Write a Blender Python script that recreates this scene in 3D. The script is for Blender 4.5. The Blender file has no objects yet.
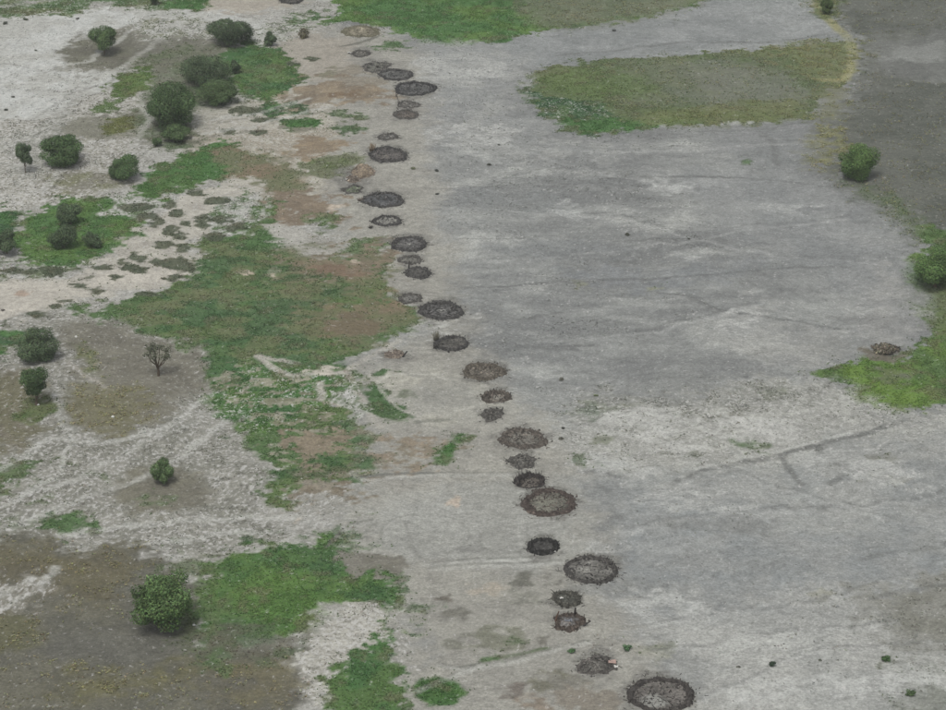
import bpy, math, random
import numpy as np
from mathutils import Vector

# ------------------------------------------------------------------ camera, sky, sun, exposure
scene = bpy.context.scene
H_CAM = 200.0
PITCH = 26.0                      # degrees below the horizon
FPX = 2550.0                      # focal length in photograph pixels (946 x 710)
PW, PH = 946.0, 710.0
cam_data = bpy.data.cameras.new("camera")
cam_data.sensor_width = 36.0
cam_data.lens = 36.0 * FPX / PW
cam_data.clip_start = 1.0
cam_data.clip_end = 40000.0
cam = bpy.data.objects.new("camera", cam_data)
scene.collection.objects.link(cam)
cam.location = (0, 0, H_CAM)
cam.rotation_euler = (math.radians(90 - PITCH), 0, 0)
scene.camera = cam

SUN_EL, SUN_AZ = math.radians(62), math.radians(200)      # azimuth clockwise from +Y
world = bpy.data.worlds.new("World")
scene.world = world
world.use_nodes = True
wn = world.node_tree.nodes; wl = world.node_tree.links
wn.clear()
wo = wn.new("ShaderNodeOutputWorld"); wb = wn.new("ShaderNodeBackground")
sky = wn.new("ShaderNodeTexSky"); sky.sky_type = 'NISHITA'
sky.sun_disc = False
sky.sun_elevation = SUN_EL; sky.sun_rotation = SUN_AZ
sky.air_density = 1.0; sky.dust_density = 4.0; sky.ozone_density = 1.0
hs = wn.new("ShaderNodeHueSaturation"); hs.inputs['Saturation'].default_value = 0.22
wl.new(sky.outputs[0], hs.inputs['Color']); wl.new(hs.outputs[0], wb.inputs[0])
wb.inputs[1].default_value = 0.105
wl.new(wb.outputs[0], wo.inputs[0])
sd = bpy.data.lights.new("sun", 'SUN'); sd.energy = 1.35; sd.angle = math.radians(14); sd.color = (1.0, 0.98, 0.945)
sun = bpy.data.objects.new("sun", sd); scene.collection.objects.link(sun)
sdir = Vector((math.sin(SUN_AZ) * math.cos(SUN_EL), math.cos(SUN_AZ) * math.cos(SUN_EL), math.sin(SUN_EL)))
sun.rotation_euler = sdir.to_track_quat('Z', 'Y').to_euler()
sun.location = (0, 400, 300)

vs = scene.view_settings
vs.view_transform = 'Standard'; vs.look = 'None'; vs.gamma = 1.0; vs.use_curve_mapping = False
vs.exposure = 0.36

# ------------------------------------------------------------------ helpers
COL = scene.collection
rng = np.random.default_rng(11)
CP, SP = math.cos(math.radians(PITCH)), math.sin(math.radians(PITCH))

def ray(px, py):
    u = (px - PW / 2) / FPX; v = (PH / 2 - py) / FPX
    return (u, CP + v * SP, -SP + v * CP)

def G(px, py, z=0.0):
    """pixel of the photograph -> point of the level z on the plain"""
    d = ray(px, py)
    t = (z - H_CAM) / d[2]
    return (d[0] * t, d[1] * t)

def mpp(px, py):
    """metres per photograph pixel at the ground point"""
    d = ray(px, py)
    t = -H_CAM / d[2]
    return t / FPX

def dep(py):
    d = ray(PW / 2, py)
    return math.atan2(-d[2], d[1])

def S(r, g, b, k=0.80):
    def f(c):
        c /= 255.0
        return c / 12.92 if c <= 0.04045 else ((c + 0.055) / 1.055) ** 2.4
    return np.array([f(r * 0.985), f(g), f(b)]) * k

def hsh(ix, iy, seed):
    h = (ix * 374761393 + iy * 668265263 + seed * 974711) & 0xFFFFFFFF
    h = ((h ^ (h >> 13)) * 1274126177) & 0xFFFFFFFF
    h = (h ^ (h >> 16)) & 0xFFFFFFFF
    return h.astype(np.float64) / 4294967295.0

def vnoise(x, y, seed):
    x0 = np.floor(x); y0 = np.floor(y)
    fx = x - x0; fy = y - y0
    fx = fx * fx * (3 - 2 * fx); fy = fy * fy * (3 - 2 * fy)
    ix = x0.astype(np.int64); iy = y0.astype(np.int64)
    a = hsh(ix, iy, seed); b = hsh(ix + 1, iy, seed)
    c = hsh(ix, iy + 1, seed); d = hsh(ix + 1, iy + 1, seed)
    return (a + (b - a) * fx) * (1 - fy) + (c + (d - c) * fx) * fy

def fbm(x, y, scale, octv, seed, stretch=1.0):
    r = 0.0; amp = 0.5; tot = 0.0
    ca, sa = math.cos(0.6), math.sin(0.6)
    u = x / scale / stretch; v = y / scale
    for o in range(octv):
        r = r + amp * vnoise(u, v, seed + o * 17)
        tot += amp; amp *= 0.55
        if stretch == 1.0:
            u, v = (u * ca - v * sa) * 2.03 + 3.1, (u * sa + v * ca) * 2.03 + 7.7
        else:
            u, v = u * 2.03 + 3.1, v * 2.03 + 7.7
    return r / tot

def sstep(a, b, x):
    t = np.clip((x - a) / (b - a), 0, 1)
    return t * t * (3 - 2 * t)

def height(x, y):
    x = np.asarray(x, float); y = np.asarray(y, float)
    return 0.30 * (fbm(x, y, 38.0, 3, 501) - 0.5) + 0.10 * (fbm(x, y, 4.0, 2, 502) - 0.5)

def hz(x, y):
    return float(height(np.array([x]), np.array([y]))[0])

# ------------------------------------------------------------------ node helpers / materials
def new_mat(name, rough=0.9):
    m = bpy.data.materials.new(name); m.use_nodes = True
    nt = m.node_tree; nt.nodes.clear()
    out = nt.nodes.new("ShaderNodeOutputMaterial")
    bs = nt.nodes.new("ShaderNodeBsdfPrincipled")
    bs.inputs['Roughness'].default_value = rough
    bs.inputs['Specular IOR Level'].default_value = 0.15
    nt.links.new(bs.outputs[0], out.inputs[0])
    return m, nt, bs

def N(nt, t, **kw):
    n = nt.nodes.new(t)
    for k, v in kw.items():
        if k.startswith('i_'):
            n.inputs[k[2:].replace('_', ' ')].default_value = v
        else:
            setattr(n, k, v)
    return n

def mixrgb(nt, a, b, fac, blend='MIX'):
    m = nt.nodes.new("ShaderNodeMix"); m.data_type = 'RGBA'; m.blend_type = blend
    for sock, val in ((m.inputs['A'], a), (m.inputs['B'], b)):
        pass
    ia, ib, f = m.inputs[6], m.inputs[7], m.inputs[0]
    for s, v in ((ia, a), (ib, b), (f, fac)):
        if hasattr(v, 'links') or isinstance(v, bpy.types.NodeSocket): nt.links.new(v, s)
        else: s.default_value = v
    return m.outputs[2]

def mrange(nt, val, a, b, c, d, smooth=True):
    m = nt.nodes.new("ShaderNodeMapRange")
    m.interpolation_type = 'SMOOTHSTEP' if smooth else 'LINEAR'
    nt.links.new(val, m.inputs[0])
    for i, v in enumerate((a, b, c, d)): m.inputs[1 + i].default_value = v
    return m.outputs[0]

def noise(nt, vec, scale, detail=4, rough=0.55, dist=0.0):
    n = nt.nodes.new("ShaderNodeTexNoise")
    n.inputs['Scale'].default_value = scale; n.inputs['Detail'].default_value = detail
    n.inputs['Roughness'].default_value = rough; n.inputs['Distortion'].default_value = dist
    nt.links.new(vec, n.inputs['Vector'])
    return n.outputs[0]

def math_n(nt, op, a, b):
    m = nt.nodes.new("ShaderNodeMath"); m.operation = op
    for i, v in enumerate((a, b)):
        if isinstance(v, bpy.types.NodeSocket): nt.links.new(v, m.inputs[i])
        else: m.inputs[i].default_value = v
    return m.outputs[0]

def gray(nt, v):
    c = nt.nodes.new("ShaderNodeCombineColor")
    for i in range(3): nt.links.new(v, c.inputs[i])
    return c.outputs[0]

def ground_material():
    m, nt, bs = new_mat("trampled_soil", 0.95)
    geo = N(nt, "ShaderNodeNewGeometry"); pos = geo.outputs['Position']
    alb = N(nt, "ShaderNodeAttribute", attribute_name='albedo')
    cov = N(nt, "ShaderNodeAttribute", attribute_name='cover')
    sep = N(nt, "ShaderNodeSeparateColor"); nt.links.new(cov.outputs['Color'], sep.inputs[0])
    spk, flk, gra = sep.outputs[0], sep.outputs[1], sep.outputs[2]
    mp = N(nt, "ShaderNodeMapping"); mp.inputs['Scale'].default_value = (0.82, 1.0, 1.0)
    mp.inputs['Rotation'].default_value = (0, 0, 0.12)
    nt.links.new(pos, mp.inputs['Vector'])
    lo = noise(nt, pos, 0.035, 2, 0.5)
    sx = N(nt, "ShaderNodeSeparateXYZ"); nt.links.new(mp.outputs[0], sx.inputs[0])
    cx = N(nt, "ShaderNodeCombineXYZ")
    nt.links.new(sx.outputs[0], cx.inputs[0])
    nt.links.new(math_n(nt, 'ADD', sx.outputs[1], math_n(nt, 'MULTIPLY', lo, 16.0)), cx.inputs[1])
    mpv = cx.outputs[0]
    n_fine = noise(nt, pos, 2.4, 3, 0.8)
    n_mid = noise(nt, mpv, 0.85, 6, 0.62)
    n_str = noise(nt, mpv, 0.22, 5, 0.6)
    col = alb.outputs['Color']
    col = mixrgb(nt, col, gray(nt, mrange(nt, n_fine, 0.3, 0.7, 0.70, 1.30, False)), 1.0, 'MULTIPLY')
    col = mixrgb(nt, col, gray(nt, mrange(nt, n_mid, 0.3, 0.7, 0.78, 1.22, False)), 1.0, 'MULTIPLY')
    col = mixrgb(nt, col, gray(nt, mrange(nt, n_str, 0.3, 0.7, 0.90, 1.10, False)), 1.0, 'MULTIPLY')
    # dark trampled marks and sparse tufts, pale dry crust flakes: distinct stains with a shape
    n_sp = noise(nt, mpv, 0.95, 6, 0.72, 0.2)
    th = math_n(nt, 'ADD', n_sp, math_n(nt, 'MULTIPLY', spk, 0.22))
    fsp = mrange(nt, th, 0.60, 0.78, 0.0, 0.55)
    col = mixrgb(nt, col, mixrgb(nt, col, (0.060, 0.062, 0.046, 1), 0.75), fsp)
    mp2 = N(nt, "ShaderNodeMapping"); mp2.inputs['Location'].default_value = (31, 17, 5)
    mp2.inputs['Scale'].default_value = (1.45, 1.0, 1.0)
    nt.links.new(mpv, mp2.inputs['Vector'])
    n_fl = noise(nt, mp2.outputs[0], 1.25, 5, 0.66, 0.2)
    th2 = math_n(nt, 'ADD', n_fl, math_n(nt, 'MULTIPLY', flk, 0.24))
    ffl = mrange(nt, th2, 0.58, 0.76, 0.0, 0.72)
    col = mixrgb(nt, col, (0.475, 0.470, 0.448, 1), ffl)
    nt.links.new(col, bs.inputs['Base Color'])
    bp = N(nt, "ShaderNodeBump"); bp.inputs['Strength'].default_value = 0.6; bp.inputs['Distance'].default_value = 0.12
    nt.links.new(math_n(nt, 'ADD', n_mid, math_n(nt, 'MULTIPLY', n_fine, 0.4)), bp.inputs['Height'])
    nt.links.new(bp.outputs[0], bs.inputs['Normal'])
    return m

def tint_material(name, rough=0.85, lo=0.8, hi=1.2, transl=0.0):
    m, nt, bs = new_mat(name, rough)
    a = N(nt, "ShaderNodeAttribute", attribute_name='tint')
    geo = N(nt, "ShaderNodeNewGeometry")
    n = noise(nt, geo.outputs['Position'], 2.5, 3)
    col = mixrgb(nt, a.outputs['Color'], gray(nt, mrange(nt, n, 0.3, 0.7, lo, hi, False)), 1.0, 'MULTIPLY')
    nt.links.new(col, bs.inputs['Base Color'])
    if transl:
        tr = N(nt, "ShaderNodeBsdfTranslucent"); nt.links.new(col, tr.inputs[0])
        mx = N(nt, "ShaderNodeMixShader"); mx.inputs[0].default_value = transl
        out = [x for x in nt.nodes if x.type == 'OUTPUT_MATERIAL'][0]
        nt.links.new(bs.outputs[0], mx.inputs[1]); nt.links.new(tr.outputs[0], mx.inputs[2])
        nt.links.new(mx.outputs[0], out.inputs[0])
    return m

M_GROUND = ground_material()
M_LEAF = tint_material("leaves", 0.7, 0.8, 1.2, 0.18)
M_GRASS = tint_material("grass_blades", 0.85, 0.85, 1.15, 0.1)
M_CLOD = tint_material("clods", 0.95)
M_BARK = tint_material("bark", 0.9)
M_WOOD = tint_material("charred_poles", 0.85, 0.6, 1.4)
M_RUBBLE = tint_material("ash_and_rubble", 0.95, 0.5, 1.5)
M_CLOTH = tint_material("pale_litter", 0.8, 0.9, 1.1)

# ------------------------------------------------------------------ mesh helper
def np_mesh(name, V, F, mat, tint=None, smooth=False):
    me = bpy.data.meshes.new(name)
    V = np.ascontiguousarray(V, dtype=np.float32)
    if isinstance(F, tuple):
        idx, starts = F
    else:
        F = np.ascontiguousarray(F, dtype=np.int32)
        idx = F.ravel(); starts = np.arange(len(F), dtype=np.int32) * F.shape[1]
    me.vertices.add(len(V)); me.vertices.foreach_set('co', V.ravel())
    me.loops.add(len(idx)); me.loops.foreach_set('vertex_index', idx)
    me.polygons.add(len(starts)); me.polygons.foreach_set('loop_start', starts)
    if smooth:
        me.polygons.foreach_set('use_smooth', np.ones(len(starts), dtype=bool))
    me.update(calc_edges=True)
    if tint is not None:
        t = np.asarray(tint, dtype=np.float32)
        if t.ndim == 1: t = np.tile(t, (len(V), 1))
        a = me.attributes.new('tint', 'FLOAT_COLOR', 'POINT')
        a.data.foreach_set('color', np.hstack([t, np.ones((len(V), 1), np.float32)]).ravel())
    me.materials.append(mat)
    return me

def link(name, me, parent=None, kind=None, label=None, cat=None, group=None, loc=None):
    o = bpy.data.objects.new(name, me)
    COL.objects.link(o)
    if loc is not None: o.location = loc
    if parent is not None: o.parent = parent
    if kind: o['kind'] = kind
    if label: o['label'] = label
    if cat: o['category'] = cat
    if group: o['group'] = group
    return o

class Bag:
    """collects quads/triangles with per-vertex tint"""
    def __init__(s): s.V = []; s.T = []; s.idx = []; s.st = []; s.n = 0; s.l = 0
    def add(s, V, F, tint):
        V = np.asarray(V, float); F = np.asarray(F, dtype=np.int32)
        s.V.append(V)
        t = np.asarray(tint, float)
        if t.ndim == 1: t = np.tile(t, (len(V), 1))
        s.T.append(t)
        s.idx.append((F + s.n).ravel()); s.st.append(np.arange(len(F), dtype=np.int32) * F.shape[1] + s.l)
        s.n += len(V); s.l += F.size
    def mesh(s, name, mat, smooth=False):
        return np_mesh(name, np.vstack(s.V), (np.concatenate(s.idx).astype(np.int32), np.concatenate(s.st).astype(np.int32)), mat, np.vstack(s.T), smooth)

def tube(bag, pts, rad, tint, n=6):
    pts = np.asarray(pts, float); k = len(pts)
    V = []
    for i in range(k):
        d = pts[min(i + 1, k - 1)] - pts[max(i - 1, 0)]
        d = d / (np.linalg.norm(d) + 1e-9)
        a = np.cross(d, [0.31, 0.87, 0.13]); a /= np.linalg.norm(a) + 1e-9
        b = np.cross(d, a)
        for j in range(n):
            t = 2 * math.pi * j / n
            V.append(pts[i] + rad[i] * (a * math.cos(t) + b * math.sin(t)))
    F = []
    for i in range(k - 1):
        for j in range(n):
            F.append((i * n + j, i * n + (j + 1) % n, (i + 1) * n + (j + 1) % n, (i + 1) * n + j))
    bag.add(V, F, tint)

def sticks(bag, A, B, R, tint):
    """many 4-sided tapered poles at once: A,B (n,3), R (n,), tint (n,3)"""
    A = np.asarray(A); B = np.asarray(B); n = len(A)
    d = B - A; d /= np.linalg.norm(d, axis=1, keepdims=True) + 1e-9
    a = np.cross(d, np.array([0.31, 0.87, 0.23])); a /= np.linalg.norm(a, axis=1, keepdims=True) + 1e-9
    b = np.cross(d, a)
    V = np.empty((n, 8, 3))
    for j, (ca, sa) in enumerate(((1, 0), (0, 1), (-1, 0), (0, -1))):
        off = (a * ca + b * sa) * R[:, None]
        V[:, j] = A + off; V[:, 4 + j] = B + off * 0.7
    Fq = np.array([[0, 1, 5, 4], [1, 2, 6, 5], [2, 3, 7, 6], [3, 0, 4, 7], [4, 5, 6, 7], [3, 2, 1, 0]])
    F = (Fq[None] + (np.arange(n) * 8)[:, None, None]).reshape(-1, 4)
    bag.add(V.reshape(-1, 3), F, np.repeat(tint, 8, axis=0))

# ------------------------------------------------------------------ the ground: one sheet to the horizon
def axis(lo, hi, step, far, inner=None):
    if inner:
        a, b, st2 = inner
        mid = np.concatenate([np.arange(lo, a, st2), np.arange(a, b, step), np.arange(b, hi + st2, st2)])
    else:
        mid = np.arange(lo, hi + step, step)
    out = []; x = mid[-1]; s = 0.6
    while x < far: s *= 1.15; x += s; out.append(x)
    inn = []; x = mid[0]; s = 0.6
    while x > -far: s *= 1.15; x -= s; inn.append(x)
    return np.concatenate([inn[::-1], mid, out])

x_top, y_top = G(PW, 0)
x_bot, y_bot = G(PW, PH)
gx = axis(-x_top - 10, x_top + 10, 0.27, 12000, (-x_bot - 4, x_bot + 4, 0.34))
gy = axis(y_bot - 8, y_top + 16, 0.40, 14000)
NX, NY = len(gx), len(gy)
XX, YY = np.meshgrid(gx, gy)
X = XX.ravel(); Y = YY.ravel()
print("ground verts", NX, NY, NX * NY)

A = np.empty((len(X), 3))                  # albedo
SPK = np.full(len(X), 0.15); FLK = np.full(len(X), 0.05); GR = np.zeros(len(X)); DRY = np.zeros(len(X))

WXf = (fbm(X, Y, 7.0, 3, 31) - 0.5); WYf = (fbm(X, Y, 7.0, 3, 32) - 0.5)
WXs = (fbm(X, Y, 1.6, 2, 33) - 0.5); WYs = (fbm(X, Y, 1.6, 2, 34) - 0.5)
NB = fbm(X, Y, 26.0, 4, 41); NM = fbm(X, Y, 6.0, 4, 42); NS = fbm(X, Y, 1.8, 3, 43)
NF = fbm(X, Y, 0.8, 2, 46, 1.4)
WV = 9.0 * (fbm(X, Y, 30.0, 2, 47) - 0.5)
ST = fbm(X, Y + WV, 6.0, 5, 44, 2.6); ST2 = fbm(X + 0.16 * Y, Y + WV, 2.6, 4, 45, 3.5)

base = S(148, 148, 144); dark = S(124, 124, 122); pale = S(178, 177, 171)
f = sstep(0.35, 0.66, 0.45 * NB + 0.35 * ST + 0.2 * ST2)[:, None]
A[:] = dark * (1 - f) + base * f
f = sstep(0.50, 0.72, 0.4 * NM + 0.4 * ST + 0.2 * NB)[:, None]
A[:] = A * (1 - f * 0.7) + pale * f * 0.7
f = sstep(0.52, 0.70, 0.35 * NM + 0.35 * NS + 0.3 * ST2); FLK += 0.30 * f
SPK += 0.25 * sstep(0.5, 0.7, fbm(X, Y, 14.0, 4, 48, 1.5))

def smooth_loop(P, k=4):
    """closed Catmull-Rom curve through the points"""
    if k <= 1: return P
    p0, p1, p2, p3 = np.roll(P, 1, 0), P, np.roll(P, -1, 0), np.roll(P, -2, 0)
    out = []
    for i in range(k):
        t = i / k
        out.append(0.5 * (2 * p1 + (p2 - p0) * t + (2 * p0 - 5 * p1 + 4 * p2 - p3) * t * t + (3 * p1 - p0 - 3 * p2 + p3) * t ** 3))
    return np.stack(out, 1).reshape(-1, 2)

def world_poly(pts, it=2):
    return smooth_loop(np.array([G(*p) for p in pts]), it)

def sdf_poly(P, x, y):
    inside = np.zeros(len(x), bool); d2 = np.full(len(x), 1e18)
    for i in range(len(P)):
        ax, ay = P[i]; bx, by = P[(i + 1) % len(P)]
        ex, ey = bx - ax, by - ay
        wx, wy = x - ax, y - ay
        t = np.clip((wx * ex + wy * ey) / (ex * ex + ey * ey + 1e-12), 0, 1)
        d2 = np.minimum(d2, (wx - ex * t) ** 2 + (wy - ey * t) ** 2)
        c = ((ay <= y) & (by > y)) | ((by <= y) & (ay > y))
        if ey != 0:
            inside ^= c & (x < ax + (y - ay) / ey * ex)
    d = np.sqrt(d2)
    return np.where(inside, d, -d)

_seed = [1000]
def paint(I, m, c1, c2, nscale, alpha, grass, spk, flake, dry):
    _seed[0] += 7
    x, y = X[I], Y[I]
    if c2 is not None:
        n = sstep(0.36, 0.64, fbm(x, y, nscale, 4, _seed[0]))[:, None]
        c = c1 * (1 - n) + c2 * n
    else:
        c = c1 * (0.9 + 0.2 * fbm(x, y, nscale, 3, _seed[0]))[:, None]
    mm = (m * alpha)
    A[I] = A[I] * (1 - mm[:, None]) + c * mm[:, None]
    for arr, v in ((GR, grass), (SPK, spk), (FLK, flake), (DRY, dry)):
        if v is not None: arr[I] = arr[I] * (1 - m) + v * m

def reg(pts, c1, c2=None, soft=0.5, warp=1.0, nscale=4.0, alpha=1.0, grass=0.0, spk=0.15, flake=0.0, dry=0.0, holes=None, it=4, fray=0.6):
    P = world_poly(pts, it)
    mg = soft + warp * 3 + 2
    I = np.nonzero((X > P[:, 0].min() - mg) & (X < P[:, 0].max() + mg) & (Y > P[:, 1].min() - 2 * mg) & (Y < P[:, 1].max() + 2 * mg))[0]
    if not len(I): return
    x = X[I] + warp * (5.0 * WXf[I] + 3.0 * WXs[I]); y = Y[I] + warp * (7.0 * WYf[I] + 4.5 * WYs[I])
    d = sdf_poly(P, x, y)
    d = d + fray * (9.0 * (fbm(X[I], Y[I], 2.8, 4, _seed[0] + 5, 1.4) - 0.5) + 5.0 * (NS[I] - 0.5) + 5.0 * (NF[I] - 0.5) + 5.0 * (NM[I] - 0.5))
    m = sstep(-soft, soft, d)
    if holes:
        thr, hs, hsoft = holes
        n = fbm(X[I], Y[I], hs, 4, _seed[0] + 3, 1.6)
        edge = np.clip(d / 6.0, -1, 1) * 0.06
        m = m * sstep(thr - hsoft, thr + hsoft, n + edge)
    paint(I, m, c1, c2, nscale, alpha, grass, spk, flake, dry)

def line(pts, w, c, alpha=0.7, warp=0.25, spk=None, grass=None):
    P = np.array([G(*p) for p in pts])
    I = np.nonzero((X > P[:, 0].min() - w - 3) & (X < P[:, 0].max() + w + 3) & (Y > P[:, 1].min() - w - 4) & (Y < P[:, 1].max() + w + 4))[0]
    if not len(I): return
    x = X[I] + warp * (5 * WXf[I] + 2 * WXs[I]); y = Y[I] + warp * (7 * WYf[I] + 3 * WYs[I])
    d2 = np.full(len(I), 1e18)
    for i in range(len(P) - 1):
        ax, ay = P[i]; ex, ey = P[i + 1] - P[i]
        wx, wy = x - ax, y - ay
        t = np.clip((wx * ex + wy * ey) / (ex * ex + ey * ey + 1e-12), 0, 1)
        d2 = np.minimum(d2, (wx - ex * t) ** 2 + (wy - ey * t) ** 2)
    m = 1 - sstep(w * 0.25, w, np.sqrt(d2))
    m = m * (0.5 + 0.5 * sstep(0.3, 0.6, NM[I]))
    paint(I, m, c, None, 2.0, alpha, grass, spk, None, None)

def disc(px, py, w, h, c1, c2=None, soft=0.35, warp=0.4, alpha=1.0, grass=0.0, spk=0.2, flake=0.0, dry=0.0, nscale=1.5, holes=None):
    pts = [(px + w / 2 * math.cos(t), py + h / 2 * math.sin(t)) for t in np.linspace(0, 2 * math.pi, 13)[:-1]]
    reg(pts, c1, c2, soft, warp, nscale, alpha, grass, spk, flake, dry, holes, 1, 0.28)

# palette: what the soil and the cover look like under this sky
GRN = S(74, 112, 58); GRN2 = S(92, 122, 58); GRND = S(62, 92, 58); OLV = S(100, 108, 72); OLV2 = S(112, 112, 80)
BRN = S(126, 112, 92); BRN2 = S(138, 124, 104); BGR = S(108, 104, 92); BGR2 = S(98, 95, 84)
DGR = S(103, 104, 96); DGR2 = S(92, 94, 86); WHT = S(190, 189, 184); WHT2 = S(174, 172, 165); YARD = S(161, 157, 147); YARD2 = S(150, 146, 137)
YEL = S(132, 130, 92); YEL2 = S(116, 116, 84)

#SPLIT_REGIONS
exec_regions = True
# left of the row the ground is pale trampled sand
reg([(-200, -60), (330, -60), (320, 60), (310, 180), (345, 250), (420, 318), (345, 365), (360, 440), (350, 520), (400, 600), (410, 800), (-200, 800)], S(166, 163, 156), S(152, 149, 141), 3, 1.2, 5, spk=0.4, flake=0.35)
# -- right: the dark grey upper right, the green strips and the plain
reg([(800, -60), (1080, -60), (1080, 250), (946, 235), (915, 245), (885, 212), (850, 190), (826, 172), (820, 140), (840, 110), (852, 60), (836, 28), (812, 5)], DGR, DGR2, 5, 1.4, 8, spk=0.2, dry=0.14, fray=1.3)
reg([(870, 42), (946, 30), (1010, 35), (1010, 80), (900, 78), (875, 62)], S(124, 124, 119), S(112, 112, 108), 3, 1, 6, alpha=0.8)
reg([(890, 48), (940, 45), (946, 58), (895, 60)], S(142, 142, 137), None, 2.5, 1, 6, alpha=0.7)
reg([(560, 22), (640, 12), (700, -2), (815, -5), (838, 30), (850, 44), (700, 54), (600, 62), (545, 66), (470, 60), (430, 50)], S(136, 138, 136), S(150, 151, 149), 2.5, 1.2, 6, alpha=0.7)
reg([(320, 22), (345, 8), (300, -60), (760, -60), (700, 0), (640, 18), (590, 24), (540, 33), (450, 45), (400, 34), (360, 22)], GRN, GRN2, 0.6, 0.8, 9, grass=0.75)
reg([(520, -60), (800, -60), (705, 0), (640, 18), (590, 24), (550, 30), (525, 12)], S(104, 108, 88), S(116, 116, 98), 5, 1.2, 9, alpha=0.85, grass=0.25, dry=0.2)
reg([(525, 78), (540, 68), (600, 60), (700, 53), (800, 46), (850, 42), (855, 60), (840, 80), (815, 108), (800, 121), (720, 123), (640, 127), (625, 130), (570, 128), (545, 112), (528, 95)], S(104, 112, 76), S(92, 106, 70), 0.6, 0.8, 8, grass=0.55, dry=0.15)
reg([(640, 60), (760, 60), (790, 95), (740, 112), (650, 105), (610, 90)], S(112, 114, 100), S(106, 107, 99), 6, 1.5, 8, alpha=0.5, grass=0.15, dry=0.15, fray=1.5)
reg([(690, 66), (770, 72), (800, 100), (760, 112), (700, 100)], S(122, 122, 114), None, 6, 1.2, 5, alpha=0.5, grass=0.1, dry=0.15, fray=1.5)
reg([(540, 76), (575, 70), (640, 78), (650, 95), (590, 100), (548, 92)], S(98, 118, 66), None, 3.5, 1, 8, alpha=0.7, grass=0.6)
reg([(528, 90), (548, 98), (600, 105), (610, 126), (570, 129), (545, 115)], GRND, S(80, 104, 62), 1.5, 1, 4, grass=0.6, flake=0.35)
reg([(570, 119), (640, 118), (700, 121), (630, 130), (575, 129)], GRN, None, 1.2, 0.5, 4, grass=0.8)
reg([(710, 106), (790, 103), (800, 120), (720, 123), (640, 126), (650, 112)], S(112, 116, 78), S(104, 112, 70), 2.5, 1, 5, alpha=0.8, grass=0.4, dry=0.2)
reg([(775, 48), (850, 42), (857, 60), (845, 80), (822, 82), (800, 72), (782, 62)], S(108, 116, 80), YEL2, 2.5, 0.9, 3, alpha=0.8, grass=0.3, dry=0.7, fray=1.0)
line([(816, 4), (830, 22), (846, 36), (853, 50), (852, 66), (844, 80), (822, 80)], 2.0, S(152, 148, 108), 0.8, 0.25)
line([(806, -30), (816, 4), (830, 22), (846, 36)], 1.8, S(146, 142, 102), 0.8, 0.25)
reg([(806, 138), (818, 120), (840, 122), (846, 140), (842, 165), (812, 166)], YEL2, YEL, 1.5, 0.8, 3, alpha=0.75, dry=0.9, holes=(0.44, 3, 0.12), fray=1.2)
reg([(818, 92), (840, 88), (838, 118), (816, 116)], S(116, 116, 92), None, 2.5, 0.8, 3, alpha=0.8, dry=0.5)
reg([(800, -40), (840, -40), (835, 15), (812, 10)], S(92, 106, 66), YEL2, 2, 0.6, 3, alpha=0.85, grass=0.4, dry=0.4)
# bright grass at the right edge
reg([(1080, 215), (946, 226), (915, 228), (926, 246), (908, 268), (912, 298), (928, 324), (924, 344), (893, 357), (814, 374), (848, 391), (884, 414), (946, 406), (1080, 400)], S(84, 110, 60), S(96, 122, 56), 0.5, 0.7, 7, grass=0.85)
reg([(852, 366), (895, 362), (930, 392), (890, 408), (858, 388)], S(104, 132, 54), S(92, 124, 52), 2, 0.8, 6, grass=0.9)
reg([(872, 372), (898, 368), (908, 380), (895, 388), (878, 384)], S(112, 112, 98), OLV, 1.6, 0.6, 3, alpha=0.85, grass=0.2)
reg([(905, 290), (946, 285), (1000, 285), (1000, 340), (940, 335), (926, 318)], OLV, S(104, 104, 84), 2.5, 0.8, 4, alpha=0.7, grass=0.4)
reg([(866, 352), (900, 350), (905, 357), (870, 360)], S(110, 104, 92), None, 1, 0.4, 3)
reg([(845, 180), (900, 200), (925, 240), (905, 235), (880, 212)], S(98, 104, 84), S(90, 104, 72), 2.5, 1, 3, alpha=0.7, grass=0.25, dry=0.2)
# pale dry band across the right
reg([(505, 440), (560, 420), (640, 405), (720, 395), (810, 378), (850, 395), (884, 416), (946, 410), (1080, 405), (1080, 440), (946, 446), (860, 440), (760, 458), (690, 480), (620, 478), (560, 482), (500, 470)], S(172, 170, 162), S(160, 158, 151), 4, 1.6, 4, alpha=0.85, spk=0.35, flake=0.3)
reg([(640, 472), (760, 460), (880, 440), (1040, 430), (1040, 540), (900, 545), (760, 560), (640, 545), (600, 510)], S(160, 159, 154), S(146, 147, 144), 6, 1.6, 6, alpha=0.7, spk=0.25, flake=0.1)
reg([(620, 520), (700, 500), (800, 520), (900, 530), (1040, 510), (1040, 580), (880, 590), (760, 600), (620, 600)], S(140, 142, 141), S(152, 152, 149), 6, 2.0, 6, alpha=0.8, spk=0.25)
reg([(600, 610), (700, 600), (850, 590), (1000, 600), (1040, 780), (600, 780), (680, 680), (620, 650)], S(172, 170, 164), S(160, 159, 154), 7, 2.0, 7, alpha=0.8, spk=0.25, flake=0.1)
reg([(852, 596), (900, 588), (1040, 580), (1040, 650), (940, 652), (905, 640), (880, 622)], S(124, 122, 112), S(138, 136, 128), 3, 1.6, 4, alpha=0.9, spk=0.4)
reg([(900, 680), (960, 672), (1000, 740), (920, 740)], S(124, 126, 114), None, 4, 1.6, 3, alpha=0.6, spk=0.6)
reg([(640, 180), (720, 178), (740, 188), (680, 194)], S(186, 185, 180), None, 2.0, 1.5, 4, alpha=0.6)
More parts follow.
